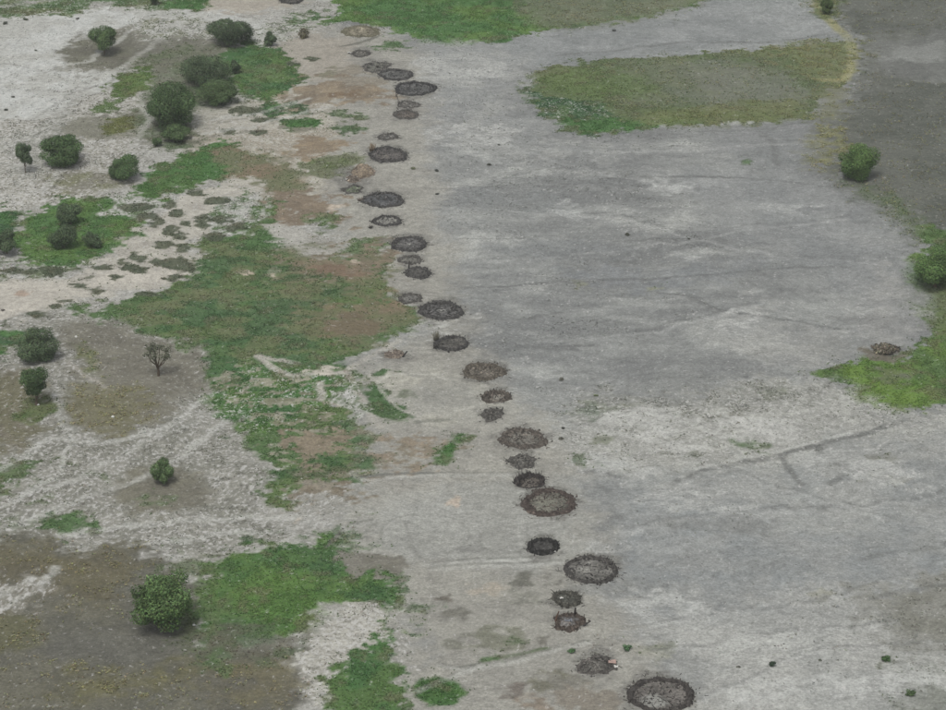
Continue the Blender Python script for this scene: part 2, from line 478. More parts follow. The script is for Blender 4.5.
reg([(700, 168), (800, 175), (860, 200), (905, 250), (915, 300), (840, 290), (760, 250), (690, 200)], S(130, 131, 130), S(142, 142, 140), 6, 1.5, 6, alpha=0.7)
reg([(880, 270), (905, 285), (925, 330), (890, 348), (860, 330)], S(158, 156, 151), S(142, 141, 138), 3, 1.2, 4, alpha=0.8)
reg([(700, 325), (760, 310), (800, 330), (860, 345), (800, 365), (740, 350)], S(166, 164, 158), S(150, 149, 145), 3.5, 1.6, 4, alpha=0.7, flake=0.1)
reg([(560, 265), (640, 272), (700, 262), (760, 262), (700, 285), (620, 290)], S(122, 124, 125), S(136, 137, 137), 3.5, 1.5, 6, alpha=0.7)
reg([(430, 40), (520, 55), (520, 110), (560, 140), (640, 140), (600, 165), (480, 150), (420, 110)], S(160, 159, 154), S(146, 146, 143), 4, 1.4, 4, alpha=0.8, spk=0.3)
reg([(720, 130), (800, 125), (812, 165), (770, 172), (715, 150)], S(128, 129, 127), S(138, 138, 136), 3, 1.2, 4, alpha=0.8)
for (px, py, w, h, c) in [(746, 162, 16, 6, S(84, 112, 66)), (590, 410, 60, 8, S(104, 116, 84)), (588, 413, 16, 10, GRND), (625, 404, 30, 7, S(110, 116, 92)), (750, 445, 32, 12, S(84, 106, 68)),
        (710, 440, 12, 8, S(96, 104, 80)), (578, 460, 16, 8, GRND), (590, 466, 26, 6, S(84, 104, 70)), (700, 452, 14, 5, S(90, 96, 76)), (600, 440, 30, 14, S(128, 130, 114)),
        (772, 392, 26, 10, S(120, 124, 104)), (735, 413, 20, 7, S(128, 126, 114)), (660, 655, 36, 16, S(128, 130, 112)), (880, 458, 36, 8, S(134, 133, 124)), (890, 478, 40, 10, S(136, 134, 122)), (825, 595, 18, 10, S(148, 146, 134)), (650, 287, 18, 8, S(140, 140, 118)), (582, 284, 16, 8, S(138, 138, 122)), (885, 660, 26, 13, S(122, 124, 110))]:
    disc(px, py, w, h, c, None, 0.6, 0.7, 0.85, grass=0.5 if c[1] > c[0] * 1.25 else 0.1, spk=0.4, holes=(0.36, 2.0, 0.12))
# cattle paths over the plain
for pts, w in [([(680, 482), (700, 472), (730, 463), (775, 455), (815, 445), (850, 438), (885, 428)], 1.0), ([(779, 455), (788, 470), (800, 486)], 0.8), ([(820, 445), (835, 462), (842, 476)], 1.4), ([(563, 478), (580, 473), (600, 473), (620, 478)], 0.9),
        ([(690, 277), (730, 272), (790, 268), (850, 268)], 0.6), ([(690, 298), (720, 310), (790, 320)], 0.7), ([(480, 322), (520, 318), (560, 312)], 0.6), ([(372, 296), (420, 292), (470, 288), (600, 280), (690, 276)], 0.5), ([(400, 362), (440, 354), (480, 352), (600, 350)], 0.6),
        ([(770, 42), (850, 32), (946, 24)], 1.0), ([(560, 55), (690, 42), (770, 42)], 0.9), ([(700, 132), (770, 128), (830, 118)], 0.9), ([(760, 132), (772, 140), (780, 165)], 1.2), ([(860, 560), (900, 552), (946, 545)], 0.9), ([(870, 598), (900, 590), (946, 586)], 0.9), ([(620, 180), (700, 176), (760, 180)], 0.7),
        ([(560, 540), (570, 532), (572, 520), (560, 512)], 0.35), ([(455, 240), (560, 236), (700, 244)], 0.4)]:
    line(pts, w * 1.05, S(106, 106, 103), 0.55, 0.4)

line([(676, 484), (700, 472), (730, 463), (775, 455), (815, 445), (850, 438), (885, 428), (905, 420)], 1.0, S(112, 112, 108), 0.7, 0.22)
line([(682, 478), (700, 468), (730, 459), (775, 451), (815, 441), (850, 434)], 0.7, S(184, 183, 177), 0.6, 0.15)
line([(779, 455), (788, 470), (800, 486)], 0.8, S(116, 116, 112), 0.7, 0.2); line([(818, 448), (834, 462), (842, 476), (830, 484)], 1.3, S(112, 112, 108), 0.75, 0.15)
for pts in [[(690, 277), (730, 272), (790, 268), (850, 268)], [(640, 290), (690, 296), (720, 310), (790, 320), (840, 330)], [(372, 297), (420, 293), (470, 288), (560, 283), (690, 276)], [(400, 362), (440, 354), (500, 350), (600, 345)], [(563, 478), (580, 473), (600, 473), (620, 478)], [(600, 178), (700, 176), (770, 180), (840, 188)]]:
    line(pts, 0.6, S(106, 106, 104), 0.7, 0.2)
for pts in [[(450, 120), (560, 160), (700, 190)], [(470, 260), (600, 250), (760, 225), (850, 215)], [(520, 340), (640, 330), (760, 300)], [(500, 205), (620, 215), (760, 250), (880, 262)], [(600, 640), (700, 610), (820, 600), (946, 560)], [(640, 660), (740, 630), (900, 622)], [(620, 530), (720, 510), (860, 505), (946, 490)], [(700, 700), (800, 650), (946, 640)], [(560, 420), (660, 440), (760, 480), (900, 520)], [(480, 140), (620, 150), (800, 140)], [(560, 372), (700, 380), (820, 372)]]:
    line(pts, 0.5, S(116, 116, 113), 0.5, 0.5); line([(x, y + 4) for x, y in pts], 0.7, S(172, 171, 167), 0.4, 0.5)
reg([(560, 402), (640, 392), (720, 388), (810, 384), (850, 398), (760, 412), (680, 420), (590, 425)], S(146, 145, 138), S(160, 158, 151), 3, 1, 2, alpha=0.6, spk=0.72, flake=0.3, fray=1.2)
reg([(655, 440), (720, 432), (740, 446), (690, 458), (650, 452)], S(160, 158, 150), None, 3, 1, 2, alpha=0.5, spk=0.6, flake=0.3, fray=1.2)
# -- centre: pale yards of the homesteads
reg([(330, 30), (300, 60), (310, 130), (300, 180), (340, 230), (330, 260), (390, 300), (430, 325), (350, 370), (360, 440), (350, 500), (345, 550), (390, 600), (420, 660), (400, 780), (720, 780), (640, 640), (560, 450), (500, 380), (460, 290), (430, 150), (430, 70), (380, 30)], YARD, YARD2, 4, 0.8, 6, alpha=0.85, spk=0.08)
reg([(240, 15), (330, -10), (300, -60), (200, -60), (205, 12)], S(176, 168, 156), S(166, 158, 146), 2, 0.8, 5, spk=0.05)
reg([(268, 52), (300, 32), (340, 40), (350, 70), (300, 80), (275, 70)], S(164, 156, 144), S(156, 148, 136), 3, 1, 5, alpha=0.8, spk=0.05)
reg([(380, 372), (430, 372), (480, 385), (490, 415), (420, 420), (390, 400)], S(172, 168, 156), S(160, 157, 148), 2, 0.6, 5, alpha=0.8, spk=0.03)
reg([(390, 500), (560, 480), (560, 560), (400, 560)], S(164, 163, 157), S(154, 153, 147), 4, 0.8, 7, alpha=0.7, spk=0.06)
# -- left: pale sand, speckled ground
reg([(-60, 20), (40, 16), (110, 8), (180, 10), (260, 22), (250, 55), (160, 60), (100, 85), (60, 112), (40, 124), (-60, 135)], WHT, WHT2, 2, 1.2, 5, spk=0.30, flake=0.3)
reg([(-60, 125), (40, 118), (100, 90), (140, 80), (160, 110), (145, 140), (110, 160), (120, 185), (60, 205), (20, 215), (-60, 230)], S(150, 146, 135), S(166, 162, 152), 2, 1.2, 3, spk=0.62, flake=0.62)
reg([(60, 60), (130, 20), (215, 28), (215, 60), (160, 70), (110, 72), (75, 72)], S(118, 115, 103), S(128, 125, 113), 2.2, 1.3, 4, spk=0.3, flake=0.28)
reg([(64, 45), (85, 34), (120, 35), (140, 45), (130, 62), (90, 66), (66, 58)], S(106, 103, 92), S(114, 112, 98), 2, 0.9, 4, spk=0.2)
reg([(140, 40), (210, 42), (215, 62), (165, 68), (140, 60)], S(110, 108, 98), None, 2.5, 0.8, 4, alpha=0.8)
reg([(130, 20), (200, 18), (210, 35), (150, 38)], S(128, 130, 108), WHT2, 2, 1, 2, alpha=0.8, spk=0.5, flake=0.5, grass=0.15)
reg([(60, 120), (140, 112), (150, 130), (110, 140), (60, 135)], S(118, 116, 102), None, 2.5, 1, 3, alpha=0.8, spk=0.3)
reg([(40, 175), (110, 172), (130, 185), (60, 192)], S(122, 118, 104), OLV2, 2, 1, 3, alpha=0.8, spk=0.4, flake=0.3)
reg([(70, 100), (84, 80), (88, 78), (60, 130), (40, 170), (10, 180), (0, 150), (40, 120)], S(146, 146, 138), WHT2, 2, 1.3, 2, alpha=0.6, spk=0.7, flake=0.4)
reg([(-40, -60), (210, -60), (206, 5), (170, 10), (120, 6), (60, 16), (30, 18), (-40, 8)], S(84, 108, 66), S(104, 114, 76), 1.0, 1.2, 4, grass=0.6, spk=0.3, flake=0.35, holes=(0.42, 7, 0.08))
reg([(165, 3), (206, 0), (204, 8), (180, 11)], GRN, None, 0.8, 0.5, 4, grass=0.8)
reg([(195, 118), (255, 95), (330, 90), (330, 180), (270, 200), (190, 150)], S(172, 166, 153), S(158, 150, 136), 3, 1, 4, spk=0.35, flake=0.3)
reg([(135, 60), (175, 48), (235, 42), (248, 60), (238, 100), (200, 118), (196, 140), (150, 150), (132, 120), (140, 95)], S(112, 112, 96), S(96, 106, 78), 3, 1, 4, alpha=0.85, spk=0.3, grass=0.25, fray=1.2)
reg([(160, 95), (235, 75), (240, 100), (205, 112), (190, 135), (165, 145)], S(84, 102, 70), S(98, 102, 82), 2.5, 1, 3, alpha=0.8, grass=0.4, fray=1.2)
reg([(196, 108), (245, 104), (262, 118), (240, 130), (200, 128)], S(170, 165, 154), None, 2, 1, 3, alpha=0.8, flake=0.3, spk=0.2)
# green by the bushes, upper middle
reg([(215, 60), (240, 44), (270, 46), (292, 55), (299, 75), (290, 90), (270, 98), (240, 96), (228, 80)], S(70, 106, 60), S(84, 112, 58), 0.7, 0.6, 5, grass=0.75)
reg([(240, 64), (275, 66), (280, 80), (250, 82)], S(98, 116, 72), None, 2.5, 0.8, 5, alpha=0.6, grass=0.5)
reg([(108, 85), (125, 74), (150, 70), (152, 88), (130, 97), (112, 93)], S(88, 112, 58), S(100, 116, 66), 0.7, 0.7, 4, grass=0.7)
reg([(92, 108), (105, 98), (125, 98), (120, 108), (100, 112)], S(92, 112, 66), None, 0.7, 0.6, 4, grass=0.55, flake=0.2)
reg([(105, 132), (122, 118), (135, 118), (125, 132)], S(102, 106, 62), None, 1, 0.5, 4, grass=0.5)
reg([(255, 108), (280, 100), (283, 112), (268, 117)], GRND, GRN, 0.6, 0.6, 3, grass=0.7)
reg([(286, 102), (302, 102), (306, 112), (292, 116)], S(76, 100, 66), None, 0.6, 0.5, 3, grass=0.6)
reg([(282, 124), (300, 117), (318, 120), (310, 129), (290, 131)], GRN, None, 0.6, 0.4, 3, grass=0.8)
reg([(328, 113), (345, 110), (366, 115), (345, 120)], S(96, 110, 80), None, 0.7, 0.4, 3, grass=0.5)
reg([(335, 128), (350, 125), (360, 130), (345, 134)], S(84, 104, 70), None, 0.6, 0.4, 3, grass=0.6)
reg([(268, 48), (290, 40), (330, 16), (300, 15), (282, 22), (258, 30)], S(120, 128, 100), WHT2, 1, 0.9, 2, alpha=0.7, spk=0.55, flake=0.5, grass=0.2, holes=(0.45, 2.5, 0.08))
reg([(282, 20), (300, 13), (330, 12), (318, 20), (292, 24)], S(84, 110, 70), None, 0.7, 0.9, 2, grass=0.5, holes=(0.42, 2, 0.08))
reg([(372, 48), (395, 40), (415, 45), (408, 52), (385, 52)], S(88, 112, 74), None, 0.7, 0.8, 3, grass=0.5, holes=(0.40, 2, 0.08))
reg([(132, 192), (155, 168), (190, 150), (225, 142), (260, 155), (262, 170), (240, 180), (195, 185), (168, 196), (148, 202)], GRN, S(82, 112, 58), 0.7, 0.8, 5, grass=0.75)
reg([(210, 150), (250, 150), (290, 165), (300, 190), (260, 195), (230, 180)], BRN, S(110, 112, 84), 1.8, 1, 4, grass=0.2)
reg([(296, 168), (330, 155), (362, 155), (365, 165), (340, 176), (305, 178)], S(104, 114, 78), S(112, 116, 90), 1.0, 0.7, 3, grass=0.45)
# brown trampled dung
reg([(290, 92), (310, 78), (345, 74), (380, 82), (385, 95), (345, 102), (300, 104)], S(128, 116, 100), S(146, 132, 112), 1.6, 1, 4, spk=0.2, flake=0.05, fray=1.5)
reg([(318, 72), (330, 67), (342, 70), (340, 76), (322, 76)], S(128, 124, 106), None, 0.7, 0.5, 3)
reg([(280, 148), (300, 138), (335, 138), (340, 150), (305, 158), (282, 156)], S(136, 122, 104), S(148, 132, 110), 1.4, 0.8, 3, fray=1.5)
reg([(270, 155), (295, 150), (295, 160), (275, 163)], S(118, 116, 98), None, 1, 0.5, 3, alpha=0.8)
reg([(-60, 210), (10, 208), (22, 215), (15, 232), (20, 240), (-60, 245)], GRN, GRND, 0.8, 0.8, 4, grass=0.7)
reg([(8, 240), (22, 225), (50, 205), (60, 198), (112, 198), (118, 212), (150, 232), (142, 242), (110, 252), (90, 262), (40, 264), (24, 256)], S(76, 110, 58), S(88, 118, 58), 0.8, 0.9, 5, grass=0.75)
reg([(98, 205), (140, 200), (150, 212), (120, 218)], WHT2, S(100, 116, 84), 0.7, 1.2, 2, grass=0.2, spk=0.3, flake=0.5)
reg([(-60, 262), (20, 262), (60, 262), (90, 258), (60, 275), (10, 278), (-60, 282)], S(104, 114, 84), WHT2, 1.2, 1.2, 2.5, grass=0.3, spk=0.5, flake=0.5)
# pale path with dark grassy islands
reg([(-60, 282), (20, 279), (75, 272), (105, 258), (140, 228), (170, 205), (205, 188), (250, 178), (262, 200), (240, 225), (205, 238), (190, 250), (210, 268), (180, 284), (140, 290), (100, 292), (60, 305), (20, 322), (-60, 330)], S(180, 174, 163), S(166, 160, 150), 1.2, 0.9, 4, spk=0.15, flake=0.2)
reg([(-60, 285), (40, 282), (130, 268), (190, 270), (150, 284), (90, 290), (30, 312), (-60, 324)], S(184, 177, 166), None, 2, 0.5, 5, spk=0.0)
# the large central meadow
MEADOW = [(75, 305), (120, 300), (180, 285), (200, 266), (195, 245), (225, 225), (250, 200), (280, 198), (285, 228), (310, 250), (345, 258), (375, 240), (395, 258), (385, 290), (418, 315), (410, 328), (370, 345), (345, 358), (346, 378), (338, 395), (360, 420), (362, 470), (330, 478), (300, 490), (275, 502), (262, 485), (285, 465), (250, 445), (222, 420), (196, 404), (205, 385), (190, 360), (150, 338), (95, 330)]
reg(MEADOW, S(82, 108, 64), S(92, 112, 66), 0.8, 0.9, 6, grass=0.7)
reg([(215, 380), (250, 365), (345, 375), (340, 400), (300, 420), (260, 440), (225, 420), (200, 405)], S(70, 108, 54), S(86, 116, 58), 1.2, 0.8, 5, grass=0.8, flake=0.42)
reg([(255, 225), (290, 238), (300, 262), (270, 300), (220, 320), (170, 310), (200, 270), (210, 245)], S(78, 108, 62), S(96, 112, 70), 2.5, 1, 5, grass=0.7)
reg([(205, 215), (245, 190), (262, 205), (240, 235), (215, 235)], WHT2, S(86, 108, 68), 1.0, 1.2, 2, grass=0.3, spk=0.4, flake=0.45)
reg([(275, 205), (300, 195), (335, 198), (345, 212), (330, 222), (295, 226), (278, 220)], S(126, 113, 97), S(138, 124, 106), 1.4, 0.8, 3, spk=0.2, fray=1.5)
reg([(308, 215), (335, 214), (338, 226), (318, 230)], S(94, 112, 74), None, 1.0, 0.5, 3, grass=0.5)
reg([(262, 228), (290, 226), (320, 245), (330, 262), (300, 258)], S(168, 164, 156), None, 1.2, 0.6, 4)
reg([(290, 258), (330, 255), (372, 242), (395, 258), (380, 275), (330, 282), (300, 278)], S(130, 116, 100), S(120, 112, 94), 1.6, 0.9, 3, spk=0.2, fray=1.5)
reg([(345, 247), (360, 240), (372, 246), (360, 256), (346, 254)], S(96, 114, 78), None, 0.8, 0.5, 3, grass=0.5)
reg([(290, 308), (320, 298), (370, 302), (400, 312), (380, 328), (345, 342), (305, 340), (285, 325)], S(128, 112, 92), S(112, 112, 80), 2.0, 1.0, 3, spk=0.2, grass=0.15, fray=1.5)
reg([(340, 318), (395, 322), (410, 328), (370, 345), (345, 345)], S(88, 108, 70), S(104, 110, 80), 1.5, 0.8, 3, alpha=0.8, grass=0.5)
reg([(200, 300), (240, 300), (250, 320), (210, 325)], S(96, 108, 74), None, 2.5, 1, 3, alpha=0.6, grass=0.5)
for (px, py, w, h) in [(335, 207, 12, 6), (355, 260, 12, 6), (322, 266, 8, 5), (380, 320, 12, 5), (275, 276, 10, 12), (247, 273, 22, 4), (432, 504 - 55, 8, 4), (297, 520, 12, 5), (455, 503, 22, 10)]:
    disc(px, py, w, h, S(186, 172, 156), None, 0.4, 0.4, 0.9)
reg([(270, 235), (330, 255), (395, 262), (388, 292), (415, 318), (390, 338), (345, 350), (300, 350), (250, 340), (240, 310), (265, 285), (285, 262)], S(124, 112, 92), S(108, 110, 82), 4, 1, 3, alpha=0.8, grass=0.15, spk=0.2, holes=(0.52, 6, 0.07), fray=1.5)
reg([(200, 250), (300, 262), (340, 300), (330, 345), (250, 355), (190, 350), (120, 325), (160, 300)], S(112, 116, 84), S(104, 112, 78), 4, 1, 3, alpha=0.75, grass=0.4, holes=(0.53, 5, 0.06), fray=1.5)
reg([(200, 250), (300, 262), (340, 300), (330, 345), (345, 375), (340, 400), (250, 440), (200, 405), (190, 350), (120, 325), (160, 300)], S(64, 100, 60), None, 4, 1, 3, alpha=0.7, grass=0.7, holes=(0.57, 4, 0.06), fray=1.5)
reg([(205, 380), (250, 365), (345, 378), (362, 430), (350, 470), (300, 470), (255, 440), (220, 415)], S(160, 152, 138), S(128, 122, 104), 2, 1, 3, alpha=0.8, spk=0.3, flake=0.2, holes=(0.62, 1.3, 0.05), fray=1.0)
# footpaths through the meadow
for pts in [[(258, 357), (270, 366), (290, 375), (320, 374), (345, 372), (352, 385), (362, 400), (372, 418), (380, 428)], [(258, 357), (280, 360), (296, 362)], [(345, 372), (360, 362), (400, 340)], [(318, 384), (322, 398)]]:
    line(pts, 1.1, S(178, 172, 162), 0.9)
disc(315, 370, 30, 13, S(184, 176, 164), None, 0.6, 0.8, 0.95)
reg([(340, 385), (352, 378), (365, 410), (360, 432), (345, 415)], WHT2, S(96, 112, 78), 1, 1.0, 2, grass=0.2, spk=0.3, flake=0.5)
reg([(366, 388), (378, 384), (392, 400), (412, 414), (400, 422), (376, 416), (368, 402)], S(74, 104, 62), S(84, 106, 68), 0.6, 0.4, 3, grass=0.7, fray=0.3)
disc(381, 373, 20, 11, S(84, 108, 72), None, 0.5, 0.5, grass=0.6)
disc(404, 393, 12, 7, S(118, 122, 104), None); disc(410, 399, 10, 6, S(104, 112, 92), None)
line([(416, 421), (430, 419), (448, 418)], 0.9, S(98, 100, 90), 0.9)
reg([(380, 445), (400, 438), (440, 438), (448, 450), (430, 462), (390, 466), (375, 460)], S(144, 131, 114), S(132, 123, 107), 1.6, 0.7, 3, fray=1.5)
reg([(435, 458), (452, 440), (474, 430), (468, 442), (450, 460)], GRN, S(96, 112, 76), 0.7, 0.5, 3, grass=0.7, fray=0.35)
reg([(345, 425), (372, 432), (372, 470), (360, 478), (345, 460)], S(82, 106, 70), S(128, 124, 106), 0.9, 0.9, 3, grass=0.5, holes=(0.44, 3, 0.08))
reg([(300, 436), (345, 432), (345, 452), (305, 460)], S(140, 128, 110), S(122, 112, 94), 1.2, 0.9, 3, fray=1.5)
reg([(285, 480), (320, 472), (352, 480), (345, 490), (315, 498), (290, 500)], S(122, 112, 96), S(140, 132, 118), 1.2, 0.8, 3, fray=1.5)
reg([(255, 470), (290, 465), (340, 455), (330, 478), (285, 484), (265, 500)], S(72, 102, 60), None, 1, 0.8, 3, grass=0.75, holes=(0.38, 4, 0.08))
line([(362, 476), (400, 474), (430, 473)], 0.6, S(110, 110, 104), 0.8)
# -- left middle: brown grey ground, speckled slopes
reg([(-60, 330), (20, 325), (60, 308), (110, 318), (170, 338), (205, 362), (212, 388), (200, 405), (235, 430), (262, 470), (262, 510), (300, 530), (260, 548), (200, 560), (120, 545), (40, 545), (-60, 548)], S(130, 128, 118), S(148, 145, 136), 1.6, 1.2, 3, spk=0.5, flake=0.42)
reg([(60, 330), (85, 318), (150, 335), (200, 358), (205, 378), (170, 405), (130, 432), (95, 430), (75, 410), (90, 385), (70, 360)], S(114, 110, 99), S(124, 120, 108), 2.5, 1.2, 4, spk=0.2, flake=0.1)
reg([(80, 388), (145, 392), (150, 412), (125, 432), (95, 428), (80, 410)], S(114, 110, 84), S(118, 114, 92), 2, 1, 3, alpha=0.8, spk=0.3, dry=0.3)
reg([(-60, 370), (20, 372), (45, 395), (48, 425), (20, 445), (-60, 455)], S(120, 114, 100), S(112, 108, 88), 2.5, 1.2, 4, spk=0.3, flake=0.2)
reg([(-60, 332), (15, 330), (18, 350), (-60, 358)], GRN, GRND, 0.8, 0.8, 4, grass=0.7)
reg([(20, 402), (50, 400), (56, 412), (40, 422), (18, 418)], S(92, 108, 66), OLV, 1.2, 0.6, 3, grass=0.6)
reg([(75, 345), (95, 350), (98, 372), (82, 368)], S(108, 112, 80), None, 1.5, 0.8, 3, alpha=0.8, dry=0.3, grass=0.2)
line([(66, 362), (80, 370), (95, 382), (104, 388)], 0.7, S(164, 158, 148), 0.9)
reg([(112, 480), (145, 465), (185, 470), (205, 490), (185, 508), (140, 512), (112, 500)], S(116, 112, 100), S(122, 118, 104), 2.2, 1, 4, spk=0.2)
reg([(-60, 460), (15, 460), (22, 472), (8, 488), (-60, 492)], S(82, 108, 64), S(96, 112, 76), 0.8, 0.9, 3, grass=0.65)
for (px, py, w, h) in [(100, 478, 22, 7), (38, 480, 18, 8), (70, 522, 60, 10), (20, 522, 50, 10), (150, 500, 40, 6), (90, 470, 30, 5), (185, 548, 30, 8), (45, 505, 30, 6), (60, 465, 24, 5)]:
    disc(px, py, w, h, S(98, 112, 80), None, 0.8, 1.0, 0.8, grass=0.35, spk=0.4, flake=0.3, holes=(0.42, 2, 0.1))
reg([(48, 518), (75, 518), (95, 526), (70, 534), (48, 530)], S(84, 110, 68), None, 0.7, 0.7, 3, grass=0.6)
# -- bottom left: olive brown ground
reg([(-60, 545), (60, 540), (110, 548), (150, 560), (200, 595), (215, 660), (290, 640), (315, 650), (300, 690), (310, 790), (-60, 790)], S(108, 105, 92), S(100, 98, 88), 1.6, 1.2, 5, spk=0.25, dry=0.12)
reg([(-60, 555), (40, 548), (130, 560), (125, 590), (80, 600), (20, 575), (-60, 590)], S(106, 100, 78), S(98, 92, 74), 3, 1, 4, alpha=0.8, dry=0.25)
reg([(-60, 590), (20, 575), (50, 582), (40, 605), (10, 622), (-60, 630)], S(146, 142, 132), S(118, 112, 98), 2, 1.4, 2.5, alpha=0.85, spk=0.3, flake=0.5)
reg([(-60, 625), (20, 622), (30, 650), (-60, 665)], S(100, 98, 74), None, 2, 1, 3, alpha=0.8, dry=0.4)
reg([(60, 668), (110, 675), (160, 668), (220, 662), (250, 680), (140, 700), (60, 700)], S(106, 102, 74), S(98, 95, 78), 2.5, 1.2, 3, alpha=0.8, dry=0.45)
reg([(30, 655), (130, 620), (220, 640), (200, 660), (100, 672)], S(104, 102, 94), S(98, 96, 89), 3, 1, 4, alpha=0.8)
reg([(215, 670), (300, 655), (312, 680), (260, 710), (200, 700)], S(98, 95, 86), S(110, 104, 82), 3, 1, 4, alpha=0.8, dry=0.15)
# -- bottom green
reg([(192, 600), (205, 568), (250, 548), (300, 538), (335, 535), (352, 558), (385, 575), (392, 598), (384, 615), (388, 640), (370, 650), (360, 615), (330, 605), (300, 628), (250, 640), (218, 668), (200, 648)], S(74, 108, 56), S(88, 118, 58), 0.9, 0.7, 4, grass=0.85, fray=0.6)
reg([(250, 548), (335, 535), (352, 558), (390, 580), (388, 612), (350, 592), (300, 566)], S(66, 98, 58), S(78, 108, 60), 3, 1, 3, alpha=0.8, grass=0.85, fray=1.5)
reg([(185, 570), (210, 560), (225, 600), (222, 650), (195, 655), (185, 610)], S(100, 106, 78), S(88, 106, 66), 3, 1, 3, alpha=0.7, grass=0.5, fray=1.5)
reg([(215, 585), (290, 572), (330, 590), (300, 618), (235, 612)], S(92, 126, 56), None, 4, 0.8, 6, alpha=0.6, grass=0.85)
reg([(205, 632), (300, 628), (300, 652), (230, 668), (205, 660)], S(84, 100, 70), S(100, 98, 84), 2, 0.9, 3, alpha=0.85, grass=0.4)
reg([(310, 640), (345, 605), (375, 605), (382, 640), (372, 655), (340, 690), (312, 715), (305, 680)], S(178, 174, 164), S(164, 160, 150), 0.9, 1.0, 3, spk=0.5, flake=0.5)
reg([(318, 720), (330, 690), (350, 660), (375, 648), (395, 660), (405, 685), (395, 720), (340, 790), (310, 790)], S(70, 106, 58), S(84, 112, 60), 0.7, 0.8, 4, grass=0.8, holes=(0.36, 5, 0.07))
reg([(375, 640), (388, 640), (392, 650), (378, 652)], GRN, None, 0.5, 0.5, 3, grass=0.8)
reg([(418, 690), (430, 680), (455, 680), (466, 692), (455, 704), (425, 704)], S(66, 102, 50), S(76, 110, 54), 0.5, 0.3, 3, grass=0.95, fray=0.15)
disc(404, 709, 26, 8, S(84, 104, 66), None, grass=0.6)
reg([(345, 555), (380, 556), (405, 562), (405, 572), (380, 576), (350, 568)], S(128, 124, 114), S(120, 116, 106), 0.6, 0.5, 3)
# dark damp patches in the yards
for (px, py, w, h, c) in [(386, 566, 40, 15, S(126, 122, 110)), (433, 596, 30, 7, S(118, 112, 102)), (455, 620, 26, 14, S(126, 123, 113)), (470, 640, 60, 16, S(136, 134, 122)), (525, 575, 24, 16, S(122, 120, 110)), (550, 578, 24, 7, S(124, 121, 112)), (530, 595, 40, 18, S(138, 136, 126)), (500, 640, 50, 24, S(134, 133, 118)),
        (540, 641, 16, 11, S(126, 122, 112)), (550, 683, 40, 18, S(126, 123, 108)), (515, 695, 18, 16, S(122, 114, 106)), (575, 690, 40, 24, S(136, 132, 122)), (530, 705, 30, 12, S(146, 134, 120)), (595, 700, 70, 18, S(146, 138, 126)), (480, 550, 22, 6, S(150, 148, 142)), (300, 130, 30, 5, S(140, 134, 120)), (365, 75, 60, 20, S(150, 142, 128)), (342, 95, 40, 8, S(130, 112, 92)), (352, 325, 60, 22, S(122, 110, 90)), (340, 270, 70, 10, S(134, 114, 96))]:
    disc(px, py, w * 1.05, h * 1.1, c * 0.86, None, 0.5, 0.7, 0.95, spk=0.25, holes=(0.38, 2.5, 0.10))
disc(490, 587, 40, 5, S(168, 156, 140), None, 0.8, 0.6, 0.55)
disc(455, 503, 14, 6, S(180, 166, 152), None, 0.4, 0.4, 0.9)
line([(480, 664), (500, 658), (530, 652), (548, 648)], 0.6, S(92, 104, 76), 0.9, grass=0.5)
line([(462, 668), (480, 664)], 0.5, S(120, 120, 108), 0.8)
disc(512, 640, 14, 16, S(92, 106, 76), None, 0.5, 0.7, 0.8, grass=0.4, holes=(0.45, 1.5, 0.1)); disc(495, 660, 20, 4, S(84, 106, 70), None, 0.4, 0.4, 0.9, grass=0.5)
line([(330, 545), (345, 530), (372, 520)], 0.5, S(110, 108, 100), 0.8); line([(405, 520), (412, 545), (425, 565), (470, 562)], 0.5, S(134, 132, 126), 0.8)
line([(340, 46), (355, 44), (380, 36)], 0.9, S(110, 108, 98), 0.9)
# grassy islands in the pale path and small round patches
ISL = [(135, 207, 36, 8), (168, 203, 18, 7), (146, 217, 30, 9), (155, 223, 20, 6), (176, 213, 14, 7), (184, 224, 12, 5), (170, 230, 16, 11), (178, 236, 20, 8), (162, 244, 24, 9), (182, 248, 18, 9), (137, 257, 22, 8), (155, 261, 20, 9), (122, 263, 16, 6), (103, 267, 20, 7), (135, 269, 20, 6), (89, 278, 13, 5), (115, 277, 14, 5), (171, 279, 18, 6), (75, 285, 22, 6), (97, 290, 18, 6), (66, 300, 20, 5), (57, 306, 18, 6), (37, 315, 20, 7), (3, 324, 8, 5), (218, 201, 24, 6), (194, 193, 16, 8), (223, 218, 16, 8), (203, 222, 16, 18), (215, 237, 24, 10), (237, 226, 14, 10), (150, 295, 30, 8), (172, 262, 26, 10), (185, 268, 22, 9), (52, 270, 24, 10), (75, 268, 18, 9), (20, 271, 40, 8), (100, 258, 10, 5), (292, 63, 14, 5), (310, 58, 16, 4), (228, 131, 12, 5), (258, 132, 20, 6), (265, 120, 30, 6), (246, 110, 30, 9)]
for (px, py, w, h) in ISL:
    disc(px, py, w * 0.95, h, S(90, 94, 74), S(80, 88, 68), 0.35, 0.3, 0.95, grass=0.45, spk=0.35)
for (px, py, w, h) in [(20, 293, 16, 7)]:
    disc(px, py, w, h, S(160, 140, 124), None, 0.4, 0.4, 0.8)

